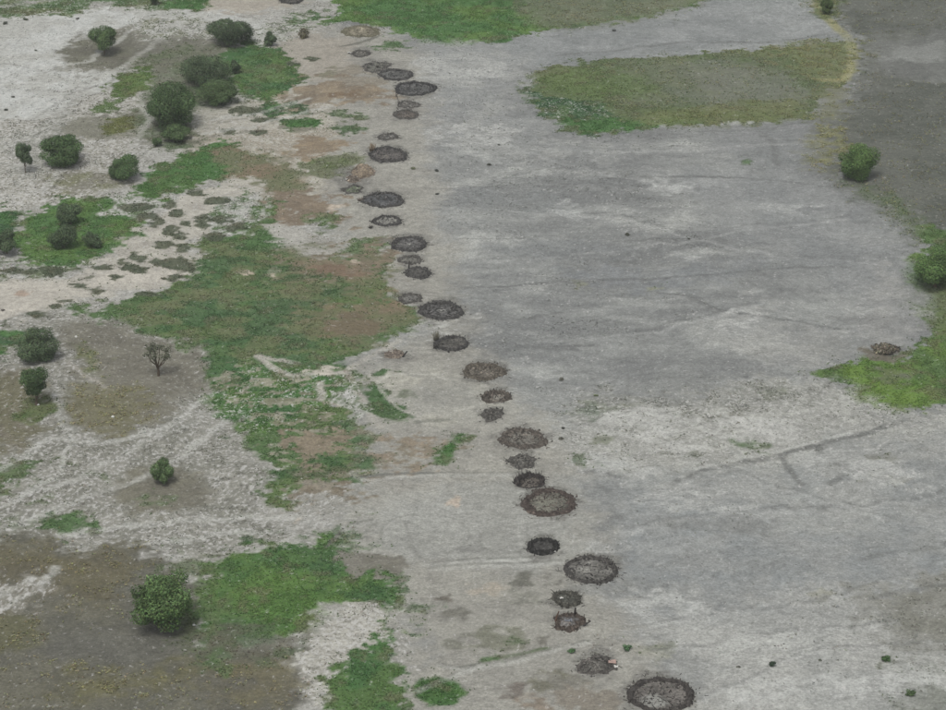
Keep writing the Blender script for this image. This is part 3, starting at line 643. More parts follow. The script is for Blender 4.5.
# cattle trails over the speckled ground at left, outlines of old yards
for pts in [[(0, 530), (60, 510), (130, 480), (190, 450), (225, 420)], [(0, 505), (70, 480), (140, 445), (200, 415)], [(60, 535), (140, 525), (230, 520), (300, 515)], [(0, 470), (50, 440), (110, 440), (160, 430), (205, 400)], [(150, 545), (220, 535), (290, 528)], [(0, 610), (25, 595), (60, 570)], [(0, 595), (30, 580)], [(55, 395), (75, 430), (60, 470), (20, 500)],
        [(0, 60), (40, 70), (90, 60), (130, 30)], [(20, 120), (60, 95), (110, 75), (160, 40), (190, 20)], [(0, 200), (40, 190), (60, 170)], [(130, 150), (150, 120), (140, 95)], [(215, 118), (260, 112), (310, 98)], [(205, 133), (260, 125), (330, 105)]]:
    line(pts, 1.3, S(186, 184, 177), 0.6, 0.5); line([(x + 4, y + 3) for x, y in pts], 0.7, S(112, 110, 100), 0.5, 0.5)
line([(376, 384), (388, 376), (410, 374), (435, 375), (452, 380)], 0.6, S(186, 182, 172), 0.8, 0.2)
line([(376, 384), (385, 395), (398, 408), (415, 415), (440, 414), (475, 408)], 0.5, S(182, 178, 168), 0.7, 0.2)
reg([(425, 382), (460, 384), (470, 400), (440, 408), (415, 398)], S(146, 144, 137), None, 3, 0.6, 4, alpha=0.6, spk=0.05)
for (px, py, w, h) in [(505, 540, 50, 27), (425, 535, 90, 44), (395, 535, 60, 30)]:
    tt = np.linspace(0, 2 * math.pi, 20)
    line([(px + w / 2 * math.cos(t), py + h / 2 * math.sin(t)) for t in tt], 0.35, S(128, 127, 120), 0.5, 0.12)
for pts in [[(425, 564), (470, 560), (530, 556)], [(430, 568), (480, 564), (560, 560)], [(362, 477), (430, 473), (520, 472)], [(350, 470), (365, 477)], [(470, 668), (530, 655), (560, 646), (590, 640)], [(420, 690), (470, 668)], [(522, 480), (520, 510), (522, 540)], [(440, 664), (460, 668), (480, 664)], [(345, 528), (352, 524), (372, 519)]]:
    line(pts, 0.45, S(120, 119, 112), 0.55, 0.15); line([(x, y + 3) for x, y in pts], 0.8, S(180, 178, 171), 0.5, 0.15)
for (px, py, w, h, c) in [(640, 420, 90, 26, S(186, 184, 178)), (690, 440, 120, 24, S(184, 182, 176)), (760, 425, 110, 20, S(184, 182, 176)), (620, 470, 80, 24, S(178, 177, 172)), (700, 500, 110, 26, S(176, 175, 170)), (850, 465, 120, 30, S(172, 171, 166)), (660, 610, 90, 20, S(180, 179, 174)), (760, 640, 140, 26, S(182, 181, 175)), (820, 690, 180, 30, S(184, 183, 178)), (920, 680, 80, 20, S(190, 189, 184)), (900, 480, 90, 20, S(176, 175, 170)), (740, 320, 60, 22, S(178, 177, 172)), (690, 185, 70, 8, S(190, 189, 185)), (560, 208, 30, 10, S(172, 172, 168)), (790, 210, 60, 10, S(168, 168, 164)), (470, 135, 100, 20, S(172, 171, 166)), (450, 330, 90, 14, S(180, 178, 172)), (600, 545, 60, 12, S(172, 171, 166)), (460, 70, 100, 30, S(170, 169, 164)), (690, 252, 40, 8, S(170, 170, 166))]:
    disc(px, py, w, h, c, None, 1.5, 1.2, 0.7, spk=0.3, flake=0.32, holes=(0.46, 3.0, 0.1))
for (px, py, w, h, c) in [(560, 250, 160, 20, S(128, 129, 128)), (500, 200, 120, 24, S(132, 133, 131)), (720, 270, 150, 12, S(126, 127, 126)), (620, 590, 120, 22, S(134, 134, 131)), (760, 560, 200, 22, S(138, 138, 135)), (800, 350, 120, 18, S(138, 137, 132)), (660, 380, 160, 20, S(138, 138, 134)), (870, 320, 70, 24, S(130, 129, 126)), (720, 525, 120, 18, S(132, 131, 127)), (900, 545, 120, 20, S(136, 136, 132)), (700, 480, 40, 12, S(138, 137, 132)), (830, 470, 40, 12, S(136, 135, 130))]:
    disc(px, py, w, h, c, None, 2.0, 1.2, 0.6, spk=0.3, holes=(0.40, 5.0, 0.14))

# outside the photograph the plain goes on with patches of grass
inside = (np.abs(X) < x_top + 6) & (Y > y_bot - 6) & (Y < y_top + 6)
far = fbm(X, Y, 60.0, 4, 77)
od = np.maximum(np.abs(X) - 0.205 * np.hypot(np.clip(Y, 0, None), H_CAM), np.maximum(y_bot - 8 - Y, Y - y_top - 12))
m = (sstep(0.50, 0.60, far + 0.12 * (NM - 0.5)) * sstep(0, 30, od))[:, None]
A[:] = A * (1 - m) + (S(92, 110, 68) * (0.8 + 0.4 * NM[:, None])) * m
# ashy trodden soil round each ruin
AURA = [(291, -1, 22, 9), (361, 53, 18, 7), (376, 66, 25, 12), (396, 74, 32, 12), (415, 88, 38, 15), (409, 104, 19, 9), (406, 114, 24, 10), (388, 136, 19, 7), (388, 154, 38, 16), (355, 176, 34, 17), (353, 189, 24, 9), (383, 199, 40, 16), (387, 220, 26, 12), (409, 243, 36, 15), (410, 259, 21, 10), (418, 272, 25, 12), (410, 298, 21, 11), (441, 310, 42, 19), (450, 343, 36, 16), (396, 355, 22, 10), (484, 371, 38, 18), (478, 380, 22, 10), (496, 396, 27, 13), (492, 414, 19, 13), (523, 438, 43, 21), (522, 461, 27, 13), (530, 480, 30, 16), (549, 502, 52, 27), (543, 545, 29, 19), (591, 569, 52, 28), (567, 598, 27, 16), (569, 621, 30, 17), (597, 665, 36, 18), (661, 694, 62, 37)]
for (px, py, w, h) in AURA:
    disc(px, py, w * 1.22, h * 1.28, S(124, 121, 115), None, 0.8, 0.5, 0.75, spk=0.45, holes=(0.34, 1.6, 0.14))
#END_REGIONS

lum = (A @ np.array([0.3, 0.6, 0.1]))[:, None]
A[:] = A + (lum * np.array([1.06, 1.0, 0.88]) - A) * (0.12 * np.clip(GR, 0, 1))[:, None]
bm = (np.clip(GR * 1.3, 0, 1) * sstep(0.56, 0.68, 0.5 * NS + 0.5 * fbm(X, Y, 3.5, 3, 88)) * 0.42)[:, None]
A[:] = A * (1 - bm) + S(122, 114, 94) * bm
Z = height(X, Y)
ii, jj = np.meshgrid(np.arange(NX - 1), np.arange(NY - 1))
v0 = (jj * NX + ii).ravel()
FG = np.stack([v0, v0 + 1, v0 + 1 + NX, v0 + NX], axis=1)
gm = np_mesh("ground", np.stack([X, Y, Z], axis=1), FG, M_GROUND, None, True)
at = gm.attributes.new('albedo', 'FLOAT_COLOR', 'POINT')
at.data.foreach_set('color', np.hstack([A, np.ones((len(A), 1))]).astype(np.float32).ravel())
at = gm.attributes.new('cover', 'FLOAT_COLOR', 'POINT')
at.data.foreach_set('color', np.stack([SPK, FLK, GR, np.ones(len(X))], axis=1).astype(np.float32).ravel())
ground = link("ground", gm, kind='structure', label='pale grey trampled floodplain with paths, brown patches and meadows')

# ------------------------------------------------------------------ grass and clods (uncountable)
inview = (np.abs(X) < 0.212 * np.hypot(Y, H_CAM)) & (Y > y_bot - 8) & (Y < y_top + 12)
CELL = np.zeros(len(X)); CELL.reshape(NY, NX)[1:-1, 1:-1] = np.outer((gy[2:] - gy[:-2]) / 2, (gx[2:] - gx[:-2]) / 2)

def scatter(weight, count, seed):
    r = np.random.default_rng(seed)
    w = weight * CELL * inview; w = w / w.sum()
    I = r.choice(len(X), size=count, p=w)
    x = X[I] + r.uniform(-0.2, 0.2, count); y = Y[I] + r.uniform(-0.25, 0.25, count)
    return I, x, y, r

def tufts(name, weight, count, seed, hmin, hmax, rad, gain, jit, label, cat, mat, extra=None):
    I, x, y, r = scatter(weight, count, seed)
    z = height(x, y) - 0.02
    col = A[I] * gain
    if name == 'grass':
        thin = (GR[I] < 0.25)[:, None]; col = np.where(thin, S(92, 110, 72), col)
    if extra is not None:
        e = r.uniform(0, 1, (count, 1)) * 0.6; col = col * (1 - e) + extra * e
    col = col * (1 + r.normal(0, jit, (count, 1))).clip(0.5, 1.6) * (1 + r.normal(0, 0.05, (count, 3)))
    hgt = r.uniform(hmin, hmax, count); rr = rad * r.uniform(0.6, 1.4, count)
    K = 3
    V = np.empty((count, K, 3, 3)); ang0 = r.uniform(0, 6.28, count)
    for k in range(K):
        a = ang0 + k * 2.09 + r.uniform(-0.3, 0.3, count)
        dx, dy = np.cos(a), np.sin(a)
        tx, ty = -dy, dx
        lean = r.uniform(0.2, 1.0, count)
        V[:, k, 0] = np.stack([x + dx * rr * .15 + tx * rr * .7, y + dy * rr * .15 + ty * rr * .7, z], 1)
        V[:, k, 1] = np.stack([x + dx * rr * .15 - tx * rr * .7, y + dy * rr * .15 - ty * rr * .7, z], 1)
        V[:, k, 2] = np.stack([x + dx * rr * lean, y + dy * rr * lean, z + hgt], 1)
    me = np_mesh(name, V.reshape(-1, 3), np.arange(count * K * 3).reshape(-1, 3), mat, np.repeat(col.clip(0.005, 0.8), K * 3, axis=0))
    return link(name, me, kind='stuff', label=label, cat=cat)

def blur2(a, ky, kx):
    b = a.reshape(NY, NX)
    for ax, k in ((0, ky), (1, kx)):
        c = np.cumsum(np.pad(b, [(k + 1, k) if q == ax else (0, 0) for q in (0, 1)], mode='edge'), axis=ax)
        b = (c[2 * k + 1:] - c[:-2 * k - 1]) / (2 * k + 1) if ax == 0 else (c[:, 2 * k + 1:] - c[:, :-2 * k - 1]) / (2 * k + 1)
    return b.ravel()
GRB = blur2(GR, 7, 9)
tufts("grass", GR ** 1.2 * (0.15 + sstep(0.35, 0.65, NS)) + 0.28 * GRB * sstep(0.45, 0.65, NS), 120000, 3, 0.06, 0.20, 0.21, 1.2, 0.16, 'short green grass growing in patches across the plain', 'grass', M_GRASS)
tufts("dry_grass", DRY * sstep(0.48, 0.66, NS), 15000, 5, 0.08, 0.25, 0.26, 1.75, 0.15, 'yellowish dry grass tufts on the dark grey ground', 'dry grass', M_GRASS, S(164, 158, 110))
tufts("trampled_tufts", np.clip(SPK - 0.24, 0, 1) * sstep(0.45, 0.66, NS), 20000, 7, 0.04, 0.14, 0.20, 0.85, 0.2, 'sparse dark trampled tufts speckling the pale ground', 'tufts', M_CLOD, S(82, 88, 66))

WD = np.zeros(len(X))
for (px, py, w, h, d) in [(915, 690, 90, 50, 1.0), (800, 650, 200, 60, 0.25), (850, 610, 160, 40, 0.3), (690, 420, 260, 50, 0.55), (620, 440, 120, 60, 0.35), (700, 530, 200, 60, 0.15), (600, 650, 100, 40, 0.3), (480, 130, 120, 120, 0.25), (540, 330, 160, 60, 0.1), (60, 70, 120, 90, 0.35), (30, 170, 70, 70, 0.6)]:
    cx, cy = G(px, py); k = mpp(px, py); rx = w / 2 * k; ry = h / 2 * k / math.sin(dep(py))
    q = ((X - cx) / rx) ** 2 + ((Y - cy) / ry) ** 2
    WD = np.maximum(WD, d * np.clip(1 - q, 0, 1))
tufts("low_weeds", WD * sstep(0.45, 0.64, NS), 900, 19, 0.05, 0.18, 0.24, 0.85, 0.2, 'scattered low grey-green weeds dotting the pale plain', 'weeds', M_GRASS, S(110, 116, 92))

# ------------------------------------------------------------------ trees and shrubs
def blob_dirs(n, r):
    d = r.normal(0, 1, (n, 3)); return d / np.linalg.norm(d, axis=1, keepdims=True)

def crown_mesh(a, b, c, zc, seed, lobes=18, lobe_r=0.42, leaf=0.26, dens=1.0, tint=None, zmin=0.12, openness=0.0, tvar=0.22):
    r = np.random.default_rng(seed)
    d = blob_dirs(lobes, r)
    d[:, 2] = np.abs(d[:, 2]) * np.where(r.uniform(size=lobes) < 0.62, 1, -1)
    rad = r.uniform(0.40, 0.80, lobes)
    lc = d * rad[:, None]
    lr = lobe_r * r.uniform(0.55, 1.05, lobes)
    # keep lobes inside the unit ball
    over = np.linalg.norm(lc, axis=1) + lr
    lc *= np.minimum(1.0, (1.0 / over))[:, None]
    lc = np.vstack([lc, [[0, 0, -0.05]]]); lr = np.append(lr, 0.58)
    ltint = (1 + r.normal(0, tvar * 0.8, len(lr))).clip(0.55, 1.6)
    area = lr ** 2
    tot = 4 * math.pi * ((a * b) ** 1.6 / 3 + 2 * (math.sqrt(a * b) * c) ** 1.6 / 3) ** (1 / 1.6)
    leaf = max(leaf, math.sqrt(dens * 3.0 * tot / 24000))
    n = int(dens * 3.0 * tot / (leaf * leaf))
    L = r.choice(len(lr), size=n, p=area / area.sum())
    dd = blob_dirs(n, r)
    rr = lr[L] * (1 - r.uniform(0, 0.55, n) ** 1.7) * (1 + 0.10 * r.normal(size=n))
    p = lc[L] + dd * rr[:, None]
    # discard leaves buried deep inside other lobes
    depth = np.full(n, -9.0)
    for k in range(len(lr)):
        depth = np.maximum(depth, np.where(L == k, -9, 1 - np.linalg.norm(p - lc[k], axis=1) / lr[k]))
    keep = (depth < 0.45)
    if openness: keep &= r.uniform(size=n) > openness * (0.5 + 0.5 * np.sin(7 * p[:, 0]) * np.sin(6 * p[:, 2] + 1) * np.sin(5 * p[:, 1]))
    p, dd, L = p[keep], dd[keep], L[keep]
    P = p * np.array([a, b, c]) + np.array([0, 0, zc])
    ok = P[:, 2] > zmin
    P, dd, L = P[ok], dd[ok], L[ok]; n = len(P)
    nrm = dd + np.array([0, 0, 0.3]) + r.normal(0, 0.42, (n, 3)); nrm /= np.linalg.norm(nrm, axis=1, keepdims=True)
    t = np.cross(nrm, blob_dirs(n, r)); t /= np.linalg.norm(t, axis=1, keepdims=True) + 1e-9
    s = np.cross(nrm, t)
    sz = leaf * r.uniform(0.55, 1.25, n)
    V = np.empty((n, 4, 3))
    V[:, 0] = P - t * sz[:, None] * 0.62
    V[:, 1] = P + s * sz[:, None] * 0.36
    V[:, 2] = P + t * sz[:, None] * 0.62 + nrm * sz[:, None] * 0.15
    V[:, 3] = P - s * sz[:, None] * 0.36
    V[:, :, 2] = np.maximum(V[:, :, 2], zmin * 0.5)
    col = np.asarray(tint)[None] * (ltint[L][:, None]) * (1 + r.normal(0, tvar, (n, 1))).clip(0.45, 1.8) * (1 + r.normal(0, 0.06, (n, 3)))
    me = np_mesh("crown", V.reshape(-1, 3), np.arange(n * 4).reshape(-1, 4), M_LEAF, np.repeat(col.clip(0.004, 0.5), 4, axis=0))
    return me, lc * np.array([a, b, c]) + np.array([0, 0, zc])

def wood_mesh(targets, trunk_h, r0, seed, multi=1, tint=None, spread=0.25):
    r = np.random.default_rng(seed + 5)
    tb = Bag(); lb = Bag()
    tint = S(104, 92, 78) if tint is None else tint
    tops = []
    for k in range(multi):
        ox, oy = (0, 0) if multi == 1 else r.uniform(-spread, spread, 2)
        lx, ly = r.uniform(-0.3, 0.3, 2) * trunk_h * (1.0 if multi > 1 else 0.35)
        P = [(ox, oy, -0.15), (ox * 1.1, oy * 1.1, 0.1), (ox + lx * .4, oy + ly * .4, trunk_h * .5), (ox + lx, oy + ly, trunk_h)]
        tube(tb, P, [r0 * 1.35, r0 * 1.1, r0 * .9, r0 * .75], tint, 7); tops.append(P[-1])
    for t in targets:
        s = np.array(tops[r.integers(len(tops))]); t = np.array(t)
        m1 = s + (t - s) * 0.45 + np.array([*r.uniform(-.3, .3, 2), 0.25])
        tube(lb, [s - np.array([0, 0, 0.1]), m1, s + (t - s) * .95], [r0 * .55, r0 * .34, r0 * .12], tint, 5)
    return tb.mesh("trunk", M_BARK, True), lb.mesh("limbs", M_BARK, True)

def place(px0, px1, py0, py1, trunk=0.0):
    """crown bounding box in the photograph -> ground position and crown radii in metres"""
    cx, cy = (px0 + px1) / 2, (py0 + py1) / 2
    zc = 2.5
    for _ in range(8):
        d = ray(cx, cy); t = (zc - H_CAM) / d[2]
        k = t / FPX
        a = (px1 - px0) / 2 * k * 1.06; th = dep(cy)
        e = (py1 - py0) / 2 * k * 1.05
        c2 = (e * e - (a * math.sin(th)) ** 2) / math.cos(th) ** 2
        c = math.sqrt(max(c2, (0.55 * a) ** 2))
        zc = trunk * k + c * 0.92
    return d[0] * t, d[1] * t, a, c, zc, trunk * k

LF1 = S(100, 120, 80); LF2 = S(92, 114, 74); LF3 = S(104, 130, 76); LF4 = S(96, 112, 82)

def tree(name, box, label, cat, seed, tint, trunk=0.0, lobes=18, lobe_r=0.44, dens=2.0, leaf=0.23, openness=0.18, multi=3, group=None, tvar=0.22):
    x, y, a, c, zc, th = place(*box, trunk)
    root = link(name, None, label=label, cat=cat, loc=(x, y, hz(x, y)), group=group)
    root.empty_display_size = 0.5
    me, lc = crown_mesh(a, a * (0.92 + 0.16 * random.Random(seed).random()), c, zc, seed, lobes, lobe_r, leaf, dens, tint, 0.12 if trunk == 0 else 0.3, openness, tvar)
    crown = link("crown", me, root)
    th = max(th, 0.35 * zc)
    tm, lm = wood_mesh(lc[:min(9, len(lc))], th, max(0.10, 0.045 * a), seed, multi)
    link("trunk", tm, root); link("limbs", lm, root)
    return root

TREES = [
 ("tree", (88, 119, 25, 51), 'round green tree alone on the grey-brown patch near the top left', LF1, dict(trunk=5, multi=1)),
 ("shrub", (205, 253, 18, 47), 'wide dark green bush, topmost of the upper bush group', LF4, dict(lobes=22)),
 ("shrub", (263, 277, 31, 46), 'very small bush just right of the topmost wide bush', LF4, dict(lobes=8)),
 ("shrub", (180, 231, 53, 86), 'broad grey-green bush left of the upper bright green meadow', LF4, dict(lobes=24)),
 ("shrub", (229, 242, 59, 74), 'small dark bush at the right end of the broad grey-green bush', LF4, dict(lobes=7)),
 ("shrub", (196, 238, 79, 107), 'rounded grey-green bush below the broad bush, beside pale sand', LF1, dict(lobes=20)),
 ("shrub", (143, 196, 82, 130), 'largest dark green bush of the upper group, lowest left', LF2, dict(lobes=24)),
 ("shrub", (160, 190, 124, 142), 'low green bush at the foot of the largest upper bush', LF1, dict(lobes=9)),
 ("shrub", (150, 162, 137, 147), 'tiny low bush left below the largest upper bush', LF1, dict(lobes=6)),
 ("shrub", (40, 89, 132, 166), 'smooth dome-shaped dark bush on speckled ground near the left edge', LF2, dict(lobes=30, lobe_r=0.36)),
 ("tree", (15, 33, 142, 167), 'narrow dark tree with short trunk left of the dome-shaped bush', LF4, dict(trunk=7, lobes=9, multi=1)),
 ("shrub", (106, 139, 152, 181), 'rounded dark bush standing right below the dome-shaped bush', LF2, dict(lobes=16)),
 ("shrub", (55, 83, 202, 226), 'uppermost of three bushes clustered on the left green patch', LF4, dict(lobes=14)),
 ("shrub", (47, 77, 222, 249), 'left lower of three bushes clustered on the left green patch', LF4, dict(lobes=14)),
 ("shrub", (83, 104, 229, 247), 'smallest of three bushes clustered on the left green patch', LF4, dict(lobes=10)),
 ("shrub", (-8, 19, 228, 255), 'dark bush cut by the left edge beside the green patch', LF4, dict(lobes=12)),
 ("tree", (14, 59, 325, 364), 'large grey-green bushy tree above the thin-crowned tree at left', LF4, dict(lobes=20)),
 ("tree", (17, 53, 362, 398), 'dark green tree with visible forked trunk over green grass, left', LF2, dict(trunk=11, lobes=16, lobe_r=0.36, multi=2, openness=0.5, dens=1.5)),
 ("shrub", (150, 175, 455, 484), 'lone small dark bush on the brown patch in speckled ground', LF1, dict(lobes=12)),
 ("tree", (126, 204, 568, 637), 'largest light green tree, at the lower left beside bright grass', S(102, 126, 78), dict(lobes=34, lobe_r=0.30, openness=0.3, tvar=0.27, leaf=0.27, dens=1.8)),
 ("tree", (838, 878, 140, 180), 'round green tree beside yellow tufts near the upper right', LF3, dict(lobes=18)),
 ("tree", (912, 962, 246, 290), 'broad green tree cut by the right edge of the picture', LF3, dict(lobes=20, openness=0.2)),
 ("shrub", (819, 836, -4, 14), 'small green bush at the top edge above the yellow tufts', S(88, 104, 62), dict(lobes=8)),
 ("shrub", (147, 160, -10, 5), 'dark green bush cut by the top edge at left', LF2, dict(lobes=8)),
]
for i, (nm, box, lab, tint, kw) in enumerate(TREES):
    tree(nm, box, lab, 'tree' if nm == 'tree' else 'bush', 100 + i * 13, tint, **kw)

# small low plants: (px, py, width px, height factor, tint, name, label)
SMALL = [
 (886, 351, 36, 0.24, S(136, 128, 112), "dry_shrub", 'low brown dry shrub at the left end of the right-hand bright grass'),
 (303, 38, 15, 0.8, S(112, 106, 84), "dry_shrub", 'small olive-brown dry mound-shaped shrub on pale yard near the top'),
 (772, 666, 10, 0.75, S(56, 68, 54), "small_shrub", 'small dark round shrub on the pale lower right plain'),
 (886, 661, 14, 0.5, S(78, 102, 64), "small_shrub", 'small bright green shrub low on the lower right plain'),
 (910, 696, 13, 0.6, S(86, 104, 70), "small_shrub", 'ragged little green plant near the lower right corner'),
 (572, 652, 11, 0.5, S(84, 112, 74), "small_shrub", 'little green plant just left above the dark mat of rubble'),
 (627, 650, 12, 0.6, S(80, 108, 74), "small_shrub", 'little green plant right above the dark mat of rubble'),
 (627, 235, 9, 0.6, S(84, 86, 74), "weed_clump", 'larger dark weed clump alone on the middle of the plain'),
 (689, 239, 5, 0.6, S(84, 84, 78), "weed_clump", 'tiny dark weed clump right of the larger one on the plain'),
 (489, 165, 7, 0.6, S(78, 80, 72), "weed_clump", 'dark weed clump on the plain below the green field tip'),
 (499, 145, 4, 0.6, S(78, 80, 72), "weed_clump", 'tiny dark dot of weed just below the green field tip'),
 (437, 171, 7, 0.6, S(72, 74, 68), "weed_clump", 'upper of two dark clumps right of the ruin row, upper part'),
 (437, 194, 6, 0.5, S(72, 74, 68), "weed_clump", 'lower of two dark clumps right of the ruin row, upper part'),
 (413, 169, 8, 0.5, S(98, 102, 78), "weed_clump", 'olive weed clump below the dark ring with the tan tuft'),
 (561, 380, 9, 0.55, S(96, 94, 86), "weed_clump", 'greyish weed clump on the plain right of the brown ring'),
 (563, 429, 6, 0.6, S(80, 80, 72), "weed_clump", 'dark weed clump right of the wide ragged ring'),
 (596, 396, 7, 0.5, S(104, 112, 82), "weed_clump", 'small green clump above the thin green strip on the plain'),
 (614, 31, 7, 0.5, S(76, 78, 74), "weed_clump", 'dark clump on the grey strip between the two green fields'),
 (561, 439, 8, 0.5, S(104, 102, 92), "weed_clump", 'pale grey weed clump below the dark one beside the ragged ring'),
 (820, 660, 6, 0.5, S(98, 100, 88), "weed_clump", 'faint weed clump right of the small dark round shrub'),
 (738, 667, 7, 0.4, S(98, 98, 88), "weed_clump", 'faint weed clump left of the small dark round shrub'),
 (5, 24, 9, 0.5, S(76, 80, 68), "weed_clump", 'dark clump on the white sand at the upper left edge'),
 (26, 20, 8, 0.5, S(80, 86, 70), "weed_clump", 'dark clump on the white sand right of the edge clump'),
 (78, 19, 6, 0.5, S(80, 84, 72), "weed_clump", 'dark clump above left of the lone upper left tree'),
 (6, 110, 7, 0.5, S(72, 76, 68), "weed_clump", 'dark clump at the lower edge of the white sand, far left'),
 (13, 97, 6, 0.4, S(84, 84, 76), "weed_clump", 'small dark clump in the middle of the white sand, far left'),
 (36, 51, 5, 0.6, S(80, 84, 72), "weed_clump", 'dark clump on the white sand left of the lone upper left tree'),
 (3, 311, 6, 0.5, S(84, 80, 74), "weed_clump", 'dark clump on the smooth pale path at the left edge'),
 (886, 208, 6, 0.5, S(84, 88, 72), "weed_clump", 'small dark clump on the dark ground below the upper right tree'),
]
def small_plant(px, py, w, hf, tint, name, label, seed, group=None):
    x, y = G(px, py); k = mpp(px, py)
    a = w / 2 * k * (0.8 if name == 'weed_clump' else 1.0); c = max(0.12, a * hf)
    if name == 'small_shrub': tint = tint * 1.35
    if name == 'weed_clump': tint = tint * 1.55; hf = hf * 0.8; c = max(0.10, c * 0.8)
    root = link(name, None, label=label, cat='shrub' if 'shrub' in name else 'weed', loc=(x, y, hz(x, y)), group=group)
    me, lc = crown_mesh(a, a * 0.85, c, c * 0.75, seed, 9, 0.42, max(0.10, 0.10 * a + 0.05), 1.0, tint, 0.02, 0.2, 0.3)
    link("foliage", me, root)
    b = Bag(); r = np.random.default_rng(seed)
    n = 7
    B = np.stack([r.uniform(-.6, .6, n) * a, r.uniform(-.6, .6, n) * a, np.full(n, c * 1.1)], 1)
    sticks(b, np.stack([B[:, 0] * .15, B[:, 1] * .15, np.full(n, -0.1)], 1), B, np.full(n, 0.025), np.tile(S(98, 88, 74), (n, 1)))
    link("stems", b.mesh("stems", M_BARK), root)
for i, s in enumerate(SMALL):
    small_plant(*s, seed=700 + i * 7)

# the bare tree
def bare_tree(box, label):
    px0, px1, py0, py1 = box
    x, y = G(158.5, 376); k = mpp(158, 376)
    hgt = 27 * k / math.cos(dep(370)); w = 20 * k
    r = np.random.default_rng(9)
    root = link("bare_tree", None, label=label, cat='tree', loc=(x, y, hz(x, y)))
    b = Bag(); lb = Bag(); tint = S(92, 80, 68)
    tube(b, [(0, 0, -.15), (0.05, 0, hgt * .2), (-.05, .05, hgt * .42)], [.24, .19, .16], tint, 7)
    tips = []
    for ang, rise, out in [(2.9, 1.0, .42), (3.6, .86, .5), (2.2, .95, .15), (0.3, .92, .45), (-.4, .75, .5), (1.1, 1.02, .2), (4.4, .8, .3)]:
        e = np.array([math.cos(ang) * w * out, math.sin(ang) * w * out, hgt * rise])
        s = np.array([-.05, .05, hgt * r.uniform(.25, .42)])
        mid = s + (e - s) * .5 + np.array([math.cos(ang) * .35, math.sin(ang) * .35, -.1])
        tube(lb, [s, mid, e], [.13, .09, .045], tint, 5); tips.append(e)
        for q in range(4):
            d = e + r.uniform(-1, 1, 3) * np.array([.9, .9, .45]); tube(lb, [mid + (e - mid) * r.uniform(.2, .9), d], [.05, .02], tint, 4); tips.append(d)
    link("trunk", b.mesh("trunk", M_BARK, True), root); link("limbs", lb.mesh("limbs", M_BARK, True), root)
    n = 800; P = np.array(tips)[r.integers(len(tips), size=n)] + r.normal(0, .28, (n, 3)); P[:, 2] = np.maximum(P[:, 2], hgt * .45)
    nr = blob_dirs(n, r); t = np.cross(nr, blob_dirs(n, r)); t /= np.linalg.norm(t, axis=1, keepdims=True); s = np.cross(nr, t)
    sz = r.uniform(.10, .22, n)[:, None]
    V = np.stack([P - t * sz, P + s * sz * .6, P + t * sz, P - s * sz * .6], 1)
    col = S(110, 114, 94) * (1 + r.normal(0, .2, (n, 1)))
    link("sparse_leaves", np_mesh("sparse_leaves", V.reshape(-1, 3), np.arange(n * 4).reshape(-1, 4), M_LEAF, np.repeat(col.clip(.01, .6), 4, 0)), root)
bare_tree((146, 168, 348, 376), 'nearly leafless forked tree with thin spreading branches on grey-brown ground')

# ------------------------------------------------------------------ the row of ruined round huts
BLK = S(68, 66, 64); CHR = S(80, 77, 73); BRW = S(112, 102, 92)

def lump(bag, c, s, tint, r):
    d = np.array([[1, 0, 0], [0, 1, 0], [-1, 0, 0], [0, -1, 0], [0, 0, 1.0]])
    V = c + d * s * r.uniform(0.6, 1.3, (5, 1)); V[:4, 2] = c[2] - 0.1
    bag.add(V, np.array([[0, 1, 4], [1, 2, 4], [2, 3, 4], [3, 0, 4]]), tint)

